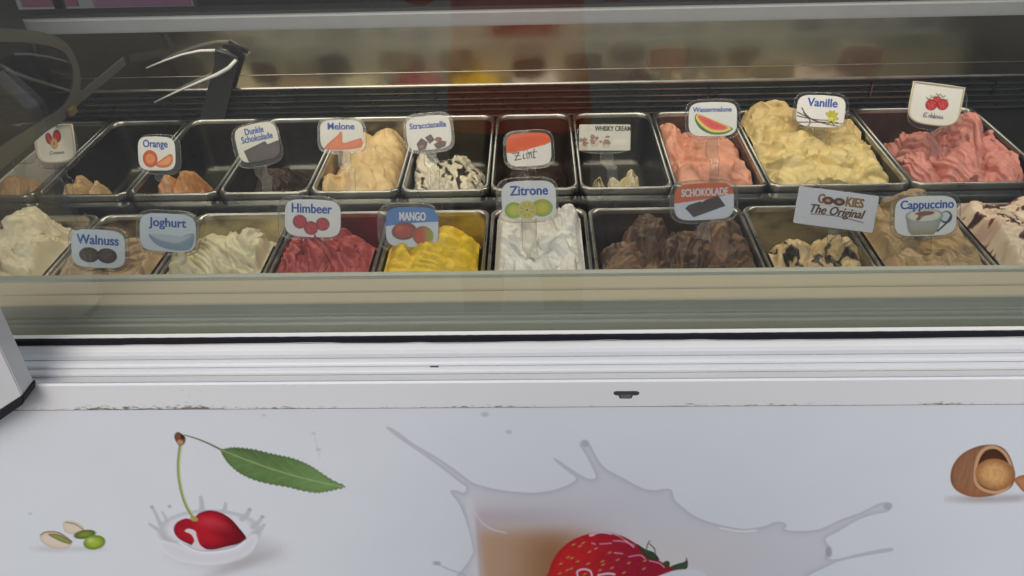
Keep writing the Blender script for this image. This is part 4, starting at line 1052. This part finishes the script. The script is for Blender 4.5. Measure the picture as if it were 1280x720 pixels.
def pic_erd(p):
    for q in ((42, 23), (52, 18), (68, 26), (34, 27), (62, 20)): p.line([(q[0] - 4, q[1] - 3), q, (q[0] + 4, q[1] - 3)], 2, (100, 120, 80))
    strawb(p, 52, 27, 9); strawb(p, 42, 36, 12); strawb(p, 64, 33, 12)
    pts = [(32, 51), (37, 50), (33, 54), (37, 55), (32, 58), (38, 57)]
    p.line([(38, 51), (32, 52), (31, 55), (36, 55), (31, 56), (32, 59), (38, 58)], 1.5, (40, 44, 50), smooth=3)
    for k in range(6):
        x0 = 41 + k * 5; p.line([(x0, 59), (x0 + .6, 54.5), (x0 + 2.4, 54.5), (x0 + 3, 58.5), (x0 + 4.6, 56)], 1.3, (40, 44, 50), smooth=3)
    p.line([(46, 50), (46, 59)], 1.3, (40, 44, 50)); p.line([(52, 50), (52, 59)], 1.3, (40, 44, 50))
def pic_cass(p):
    p.ell(36, 24, 9, 12, (190, 34, 44), edge=(130, 20, 30), rot=-.3); p.ell(58, 20, 11, 13, (196, 40, 48), edge=(130, 20, 30), rot=.3)
    p.ell(48, 34, 10, 11, (226, 186, 110), edge=(200, 140, 80)); p.ell(48, 34, 3, 4, (160, 100, 50))
    p.line([(40, 49.5), (36, 49), (33, 52), (35, 55), (40, 54)], 1.5, (50, 46, 44), smooth=3)
    for k in range(6):
        x0 = 42 + k * 5.0; p.line([(x0 + 3, 51), (x0, 52), (x0, 54.5), (x0 + 2.6, 54), (x0 + 3, 51), (x0 + 4.4, 54)], 1.2, (50, 46, 44), smooth=3)
def pic_orange(p):
    p.ell(32, 46, 20, 18, (222, 104, 44), edge=(200, 70, 30), ew=.3); p.ell(32, 46, 12, 10, (238, 150, 80))
    for k in range(7):
        a = k * .9; p.line([(32, 46), (32 + 12 * math.cos(a), 46 + 10 * math.sin(a))], .9, (220, 100, 40), smooth=0)
    p.poly([(45, 58), (60, 48), (84, 36), (92, 38), (92, 52), (80, 62), (58, 64)], (230, 130, 56), edge=(206, 90, 34), ew=3)
    p.poly([(52, 56), (66, 49), (84, 41), (86, 50), (74, 57)], (240, 164, 94), soft=1)
def pic_dunk(p): p.poly([(14, 46), (68, 35), (72, 42), (100, 38), (102, 66), (60, 72), (20, 70)], (82, 72, 74), smooth=0, edge=(60, 52, 54), ew=5)
def pic_mel(p):
    p.poly([(8, 66), (22, 50), (40, 36), (48, 26), (52, 34), (52, 52), (66, 50), (92, 42), (97, 44), (96, 62), (60, 68), (30, 68)], (226, 124, 70), smooth=2, edge=(202, 96, 50), ew=4)
def pic_strac(p):
    for P_ in ([(20, 56), (32, 44), (46, 54), (40, 68), (24, 70)], [(40, 44), (54, 38), (62, 50), (50, 58)], [(58, 60), (74, 52), (88, 56), (84, 66), (66, 70)]):
        p.poly(P_, (98, 74, 74), smooth=0, edge=(60, 42, 42), ew=3)
    p.ell(70, 50, 8, 5, (150, 70, 80)); p.ell(30, 62, 6, 3, (150, 110, 104))
def pic_zimt(p):
    p.poly([(-5, -5), (105, -5), (105, 20), (60, 32), (30, 38), (-5, 38)], (226, 92, 22), smooth=2)
    p.poly([(6, 12), (30, 8), (70, 8), (94, 12), (92, 20), (50, 32), (6, 36)], (216, 80, 14), soft=1.2)
    K = (44, 38, 44)
    p.line([(14, 42), (28, 40), (18, 56), (32, 54)], 2.2, K, smooth=0); p.line([(18, 47), (30, 46)], 1.8, K)
    p.line([(38, 44), (37, 53), (41, 53)], 2.2, K); p.line([(46, 54), (45, 43), (50, 44), (50, 53)], 2.0, K, smooth=3); p.line([(50, 45), (55, 43), (56, 53)], 2.0, K, smooth=3)
    p.line([(62, 35), (60, 52), (64, 52)], 2.2, K); p.line([(48, 41), (68, 40)], 1.6, K)
    p.ell(38, 37, 1.3, 1.3, K); p.ell(46, 37, 1.2, 1.2, K)
def pic_whisky(p):
    rs = random.Random(5)
    for x, y in ((9, 50), (30, 42), (53, 44)):
        p.ell(x, y + 10, 9, 10, (206, 190, 170), soft=2)
        for k in range(7):
            p.ell(x + rs.uniform(-6, 6), y + rs.uniform(-12, 6), rs.uniform(2.5, 4.5), rs.uniform(3, 6), (176, 136, 112), edge=(128, 92, 74), ew=.4, soft=1.2)
    p.ell(42, 46, 3, 4, (170, 120, 100)); p.ell(80, 46, 14, 8, (226, 222, 212), soft=3); p.ell(20, 14, 8, 4, (200, 190, 180), soft=3, alpha=.6)
def pic_wasser(p):
    p.poly([(13, 28), (20, 24), (50, 36), (88, 52), (90, 58), (74, 66), (48, 66), (26, 56), (14, 40)], (70, 120, 50), smooth=3)
    p.poly([(15, 29), (22, 25), (50, 36), (86, 52), (84, 58), (70, 62), (48, 61), (30, 51), (18, 38)], (232, 216, 110), smooth=3)
    p.poly([(18, 28), (26, 27), (52, 38), (80, 51), (78, 56), (66, 58), (48, 56), (32, 46), (21, 35)], (226, 82, 78), smooth=3, edge=(238, 120, 100), ew=3)
    for a in ((36, 38), (48, 46), (60, 50), (44, 40)): p.ell(a[0], a[1], 1.1, .8, (70, 30, 30))
def pic_van(p):
    for P_ in ([(2, 40), (30, 52), (60, 62), (92, 66)], [(10, 30), (22, 46), (44, 58), (88, 58)], [(2, 48), (40, 54), (70, 54)], [(4, 62), (40, 60), (96, 60)], [(26, 70), (30, 58), (14, 40)]): p.line(P_, 2.6, (66, 48, 50), w1=1.8)
    for a in (-.9, -.3, .3, .9, 1.7, 2.6, 3.6):
        p.ell(73 + 7 * math.sin(a), 48 - 8 * math.cos(a), 4, 9, (204, 200, 60), rot=a, edge=(170, 170, 40))
    p.ell(73, 50, 4, 4, (230, 216, 100)); p.line([(66, 64), (74, 56), (80, 66)], 2, (70, 60, 40))
W_ = (236, 236, 232)
LB = (208, 222, 234)
PL = (232, 237, 242)
RY, RZ = Y_R0 + .004, Z_RIM - .0005
FY, FZ = 1.07, Z_RIM - .045
B = dict(bold=.014)
flavour_card('white strawberry card with rounded foot beside the Orange card', 69, 180, 48, 44, 3, RY, RZ, 'd', (228, 224, 208), pic_cass, [], stemx=.35, hoff=(.02, -.2))
flavour_card('white card lettered Orange with orange slices', 196, 192, 47, 42, -2, RY, RZ, 's', W_, pic_orange, [(14, 22, 66, 15, 'Orange', BLUE, B)], hoff=(.15, -.05), stemx=.3)
flavour_card('white card lettered Dunkle Schokolade with a dark bar', 322, 178, 54, 46, 10, RY, RZ, 's', (224, 222, 208), pic_dunk, [(26, 18, 44, 12, 'Dunkle', BLUE, dict(bold=.012)), (14, 32, 74, 12, 'Schokolade', BLUE, dict(bold=.012))], hoff=(-.05, -.12), stemx=.2)
flavour_card('white card lettered Melone with orange melon slices', 427, 169, 54, 38, -1, RY, RZ, 's', (226, 226, 216), pic_mel, [(18, 22, 62, 15, 'Melone', BLUE, B)], hoff=(.0, -.05), stemx=.2)
flavour_card('white card lettered Stracciatella with chocolate chunks', 536, 166, 56, 42, 4, RY, RZ, 's', (230, 228, 224), pic_strac, [(8, 25, 82, 12, 'Stracciatella', BLUE, dict(bold=.012))], stemx=.1)
flavour_card('orange and white card with handwritten word behind the Zitrone card', 661, 187, 56, 41, 2, RY, RZ, 's', (226, 224, 222), pic_zimt, [], stemx=.05)
flavour_card('rectangular white card lettered WHISKY CREAM', 756, 172, 64, 32, -1, RY, RZ, 'r', (216, 213, 198), pic_whisky, [(30, 17, 70, 13, 'WHISKY CREAM', (58, 54, 50), dict(bold=.012))], hoff=(-.05, -.1), hscale=1.05, stemx=.2)
flavour_card('white card lettered Wassermelone with a watermelon wedge', 891, 149, 60, 42, 0, Y_R0 + .05, Z_RIM - .02, 's', (226, 228, 226), pic_wasser, [(8, 20, 80, 10, 'Wassermelone', BLUE, dict(bold=.012))])
flavour_card('white card lettered Vanille with dark vanilla pods', 1026, 139, 60, 39, -4, Y_R0 + .17, Z_RIM - .01, 's', (232, 232, 232), pic_van, [(20, 25, 62, 18, 'Vanille', BLUE, B)])
flavour_card('white Erdbeere card with rounded foot and red strawberries', 1169, 131, 62, 48, -8, Y_R0 + .13, Z_RIM - .01, 'd', (230, 228, 222), pic_erd, [], hoff=(.12, -.12))
flavour_card('empty clear card holder beside the cabinet end', 22, 183, 42, 36, -4, RY, RZ, None, W_, None, [])
flavour_card('pale blue card lettered Walnuss with brown walnuts', 123, 311, 68, 48, -4, 1.025, FZ, 's', LB, pic_walnut, [(10, 27, 78, 17, 'Walnuss', BLUE, B)])
flavour_card('pale blue card lettered Joghurt with a blue grey bowl', 210, 291, 71, 48, -4, 1.04, FZ, 's', LB, pic_jog, [(16, 24, 66, 16, 'Joghurt', BLUE, B)])
flavour_card('white card lettered Himbeer with three raspberries', 391, 273, 70, 47, -3, FY, FZ, 's', PL, pic_himb, [(12, 25, 72, 17, 'Himbeer', BLUE, B)], hoff=(-.12, 0))
flavour_card('blue topped card lettered MANGO with two mangoes', 515, 284, 66, 50, -1, FY, FZ, 's', (206, 218, 236), pic_mango, [(26, 23, 50, 14, 'MANGO', (226, 232, 240), dict(bold=.02))], hoff=(-.14, 0), hscale=1.16)
flavour_card('white card lettered Zitrone with lemon slices', 661, 250, 68, 48, 1, FY, FZ, 's', PL, pic_zit, [(15, 26, 70, 17, 'Zitrone', BLUE, B)], hoff=(-.06, 0))
flavour_card('orange topped card lettered SCHOKOLADE with a dark chocolate bar', 880, 252, 74, 46, 2, FY, FZ, 's', (212, 218, 234), pic_schok, [(12, 24, 78, 14, 'SCHOKOLADE', (214, 214, 222), dict(bold=.02))])
flavour_card('wide white card lettered COOKIES The Original', 1045, 262, 100, 46, -8, FY, FZ, 'r', (220, 222, 234), pic_cook, [(25, 26, 8, 17, 'C', (150, 108, 40), dict(bold=.024)), (60, 26, 22, 17, 'KIES', (150, 108, 40), dict(bold=.024)), (18, 46, 68, 16, 'The Original', (96, 66, 48), dict(bold=.012, shear=.3))], hscale=1.0, hoff=(.0, -.02))
flavour_card('pale card lettered Cappuccino with a glass coffee cup', 1157, 270, 76, 50, 1, FY, FZ + .03, 's', PL, pic_cap, [(8, 22, 86, 15, 'Cappuccino', BLUE, B)])

# ------------------------------------------------------------------ bracket with white rods behind the rear tubs
br = thing('rod_bracket', 'dark flat bracket with two curved white rods behind the rear tubs', 'bracket', on_y(258, 165, Y_REAR - .012))
def bp(px, py, y=Y_REAR - .014): return on_y(px, py, y)
inv = Matrix.Translation(-br.location)
def bchild(o): o.parent = br; o.matrix_parent_inverse = inv; return o
Vv = [bp(268, 62), bp(282, 63), bp(297, 76), bp(275, 172), bp(243, 172), bp(268, 80)]
Vv = Vv + [v + Vector((0, .008, 0)) for v in Vv]; n = 6
F = [tuple(range(n))[::-1], tuple(range(n, 2 * n))] + [(i, (i + 1) % n, (i + 1) % n + n, i + n) for i in range(n)]
o = mesh_obj('post', Vv, F, mat('dark_bracket', (.03, .032, .035), .4)); fix_normals(o); bchild(o)
M_rod = mat('white_rod', (.78, .79, .78), .3)
r1 = [bp(*q, Y_REAR - .03) for q in ((183, 85), (205, 76), (228, 68), (250, 63.5), (269, 63))]
r2 = [bp(*q, Y_REAR - .03) for q in ((193, 128), (220, 115), (250, 102), (272, 93), (286, 85), (295, 75))]
bchild(tube('rod', r1, [.0016, .002, .0024, .003, .0034], M_rod))
bchild(tube('rod', r2, [.0018, .0022, .003, .0042, .0044, .0034], M_rod))
p1 = r1[-1]; p2 = r2[-1]
bchild(tube('rod_socket', [p1, p1.lerp(p2, .5) + Vector((0, .01, 0)), p2 + Vector((0, .006, 0))], .006, mat('dark_bracket', (.03, .032, .035), .4)))

# ------------------------------------------------------------------ white flap corner at the counter end
yf = Y_PANEL - .028
fl = [on_y(q[0], q[1], yf) for q in ((-160, 180), (-95, 230), (29, 497), (29, 503), (0, 516), (-160, 600))]
base = fl[2]
t = thing('hinged_flap', 'white tilted flap with black rubber edge at the counter end', 'flap', (fl[5].x, yf, fl[5].z))
inv2 = Matrix.Translation(-t.location)
def slab(name, P_, th, m):
    V = [p for p in P_] + [p + Vector((0, th, 0)) for p in P_]; n = len(P_)
    F = [tuple(range(n))[::-1], tuple(range(n, 2 * n))] + [(i, (i + 1) % n, (i + 1) % n + n, i + n) for i in range(n)]
    bm = bmesh.new(); vs_ = [bm.verts.new(v) for v in V]
    for f in F: bm.faces.new([vs_[i] for i in f])
    bmesh.ops.recalc_face_normals(bm, faces=bm.faces)
    bmesh.ops.bevel(bm, geom=bm.edges[:], offset=.0012, segments=2, affect='EDGES')
    o = bm_obj(name, bm, m); o.parent = t; o.matrix_parent_inverse = inv2; return o
slab('flap_panel', [on_y(*q, yf) for q in ((-160, 180), (-95, 230), (28, 495), (-2, 514), (-160, 594))], .026, mat('flap_white', (.62, .62, .61), .4, noise=.03))
slab('rubber_edge', [on_y(*q, yf - .002) for q in ((28.5, 494.5), (29.5, 500), (28, 506), (-2, 527), (-160, 612), (-160, 594.5), (-2, 514.5))], .029, M_black)
k = on_y(24, 471, lipf - .028)
child(box('profile_end_cap', k.x - .006, k.x + .004, k.y - .006, k.y + .006, k.z - .004, k.z + .004, mat('end_cap', (.5, .5, .48), .5), bevel=.0015))

# ------------------------------------------------------------------ sign and lamps far behind in the dark shop
def lit(nm, c, k=.045):       # the board is lit from inside
    m = mat(nm, c, .5); b = m.node_tree.nodes['Principled BSDF']
    b.inputs['Emission Color'].default_value = (*c, 1); b.inputs['Emission Strength'].default_value = k; return m
sg = thing('menu_board', 'white and pink menu board glimpsed in the dark shop', 'sign', on_y(100, 40, 3.0))
inv3 = Matrix.Translation(-sg.location)
def sgc(o): o.parent = sg; o.matrix_parent_inverse = inv3; return o
q0, q1 = on_y(-60, 30, 3.0), on_y(223, -70, 3.0)
sgc(box('board', q0.x, q1.x, 3.0, 3.03, q0.z - .01, q1.z, lit('board_white', (.20, .22, .21))))
for a, b, cc in ((28, 76, (.15, .05, .085)), (118, 222, (.17, .07, .14))):
    e0, e1 = on_y(a, 9, 2.995), on_y(b, -60, 2.995)
    sgc(box('pink_field', e0.x, e1.x, 2.995, 3.001, e0.z, e1.z, lit('pink_%d' % a, cc)))
sgc(box('board_post', q0.x + .2, q0.x + .25, 3.031, 3.06, 0, q1.z, M_tank))

# ------------------------------------------------------------------ the person in front of the counter, seen only as a reflection in the glass
def skin_figure():
    J = {}
    verts = []; edges = []; rad = []
    def v(k, co, rx, ry, par=None):
        J[k] = len(verts); verts.append(co); rad.append((rx, ry))
        if par is not None: edges.append((J[par], J[k]))
    y = -.36
    v('pelvis', (0, y, .95), .165, .12)
    v('belly', (0, y, 1.08), .165, .125, 'pelvis'); v('chest', (0, y, 1.28), .175, .12, 'belly'); v('top', (0, y + .01, 1.44), .12, .09, 'chest')
    v('neck', (0, y + .02, 1.53), .055, .055, 'top'); v('head0', (0, y + .035, 1.62), .075, .085, 'neck'); v('head1', (0, y + .03, 1.73), .078, .09, 'head0'); v('crown', (0, y + .02, 1.79), .05, .06, 'head1')
    v('nose', (0, y + .125, 1.655), .016, .018, 'head0')
    for s_, n in ((-1, 'l'), (1, 'r')):
        v('hip' + n, (s_ * .10, y, .88), .095, .10, 'pelvis'); v('knee' + n, (s_ * .11, y + .01, .50), .065, .07, 'hip' + n)
        v('ankle' + n, (s_ * .12, y - .02, .10), .045, .05, 'knee' + n); v('toe' + n, (s_ * .13, y + .14, .045), .045, .035, 'ankle' + n)
        v('sh' + n, (s_ * .20, y, 1.42), .062, .06, 'top'); v('el' + n, (s_ * .23, y + .04, 1.17), .048, .048, 'sh' + n)
        v('wr' + n, (s_ * .10, y + .24, 1.36), .030, .028, 'el' + n); v('palm' + n, (s_ * .07, y + .295, 1.44), .034, .018, 'wr' + n)
        for q in range(4):
            v('f%d%s' % (q, n), (s_ * (.045 + .004 * q), y + .315 - .008 * q, 1.49 + .012 * (1.5 - abs(q - 1.5))), .009, .009, 'palm' + n)
        v('th' + n, (s_ * .035, y + .30, 1.455), .010, .010, 'palm' + n)
    me = bpy.data.meshes.new('person'); me.from_pydata(verts, edges, [])
    o = bpy.data.objects.new('person', me); C.objects.link(o)
    md = o.modifiers.new('skin', 'SKIN'); md.use_smooth_shade = True
    sub = o.modifiers.new('sub', 'SUBSURF'); sub.levels = 2; sub.render_levels = 2
    for i, r_ in enumerate(rad): me.skin_vertices[0].data[i].radius = r_
    me.skin_vertices[0].data[0].use_root = True
    return o
def cloth_mat():
    m = mat('red_brown_clothes', (.30, .055, .03), .8)
    n = m.node_tree; b = n.nodes['Principled BSDF']
    tc = n.nodes.new('ShaderNodeTexCoord'); sp = n.nodes.new('ShaderNodeSeparateXYZ'); n.links.new(tc.outputs['Object'], sp.inputs[0])
    cr = n.nodes.new('ShaderNodeValToRGB'); cr.color_ramp.interpolation = 'CONSTANT'
    e = cr.color_ramp.elements; e[0].position = 0; e[0].color = (.03, .03, .035, 1); e[1].position = .07 / 2; e[1].color = (.05, .05, .07, 1)
    for p_, c_ in ((.86 / 2, (.72, .08, .025, 1)), (1.50 / 2, (.55, .36, .27, 1)), (1.70 / 2, (.05, .03, .02, 1))):
        x = e.new(p_); x.color = c_
    dv = n.nodes.new('ShaderNodeMath'); dv.operation = 'DIVIDE'; dv.inputs[1].default_value = 2; n.links.new(sp.outputs['Z'], dv.inputs[0])
    n.links.new(dv.outputs[0], cr.inputs[0]); n.links.new(cr.outputs[0], b.inputs['Base Color']); return m
pers = skin_figure(); pers.data.materials.append(cloth_mat()); pers.location = (-.035, 0, 0)
tag(pers, 'person in a red brown top mirrored in the cabinet glass', 'person')
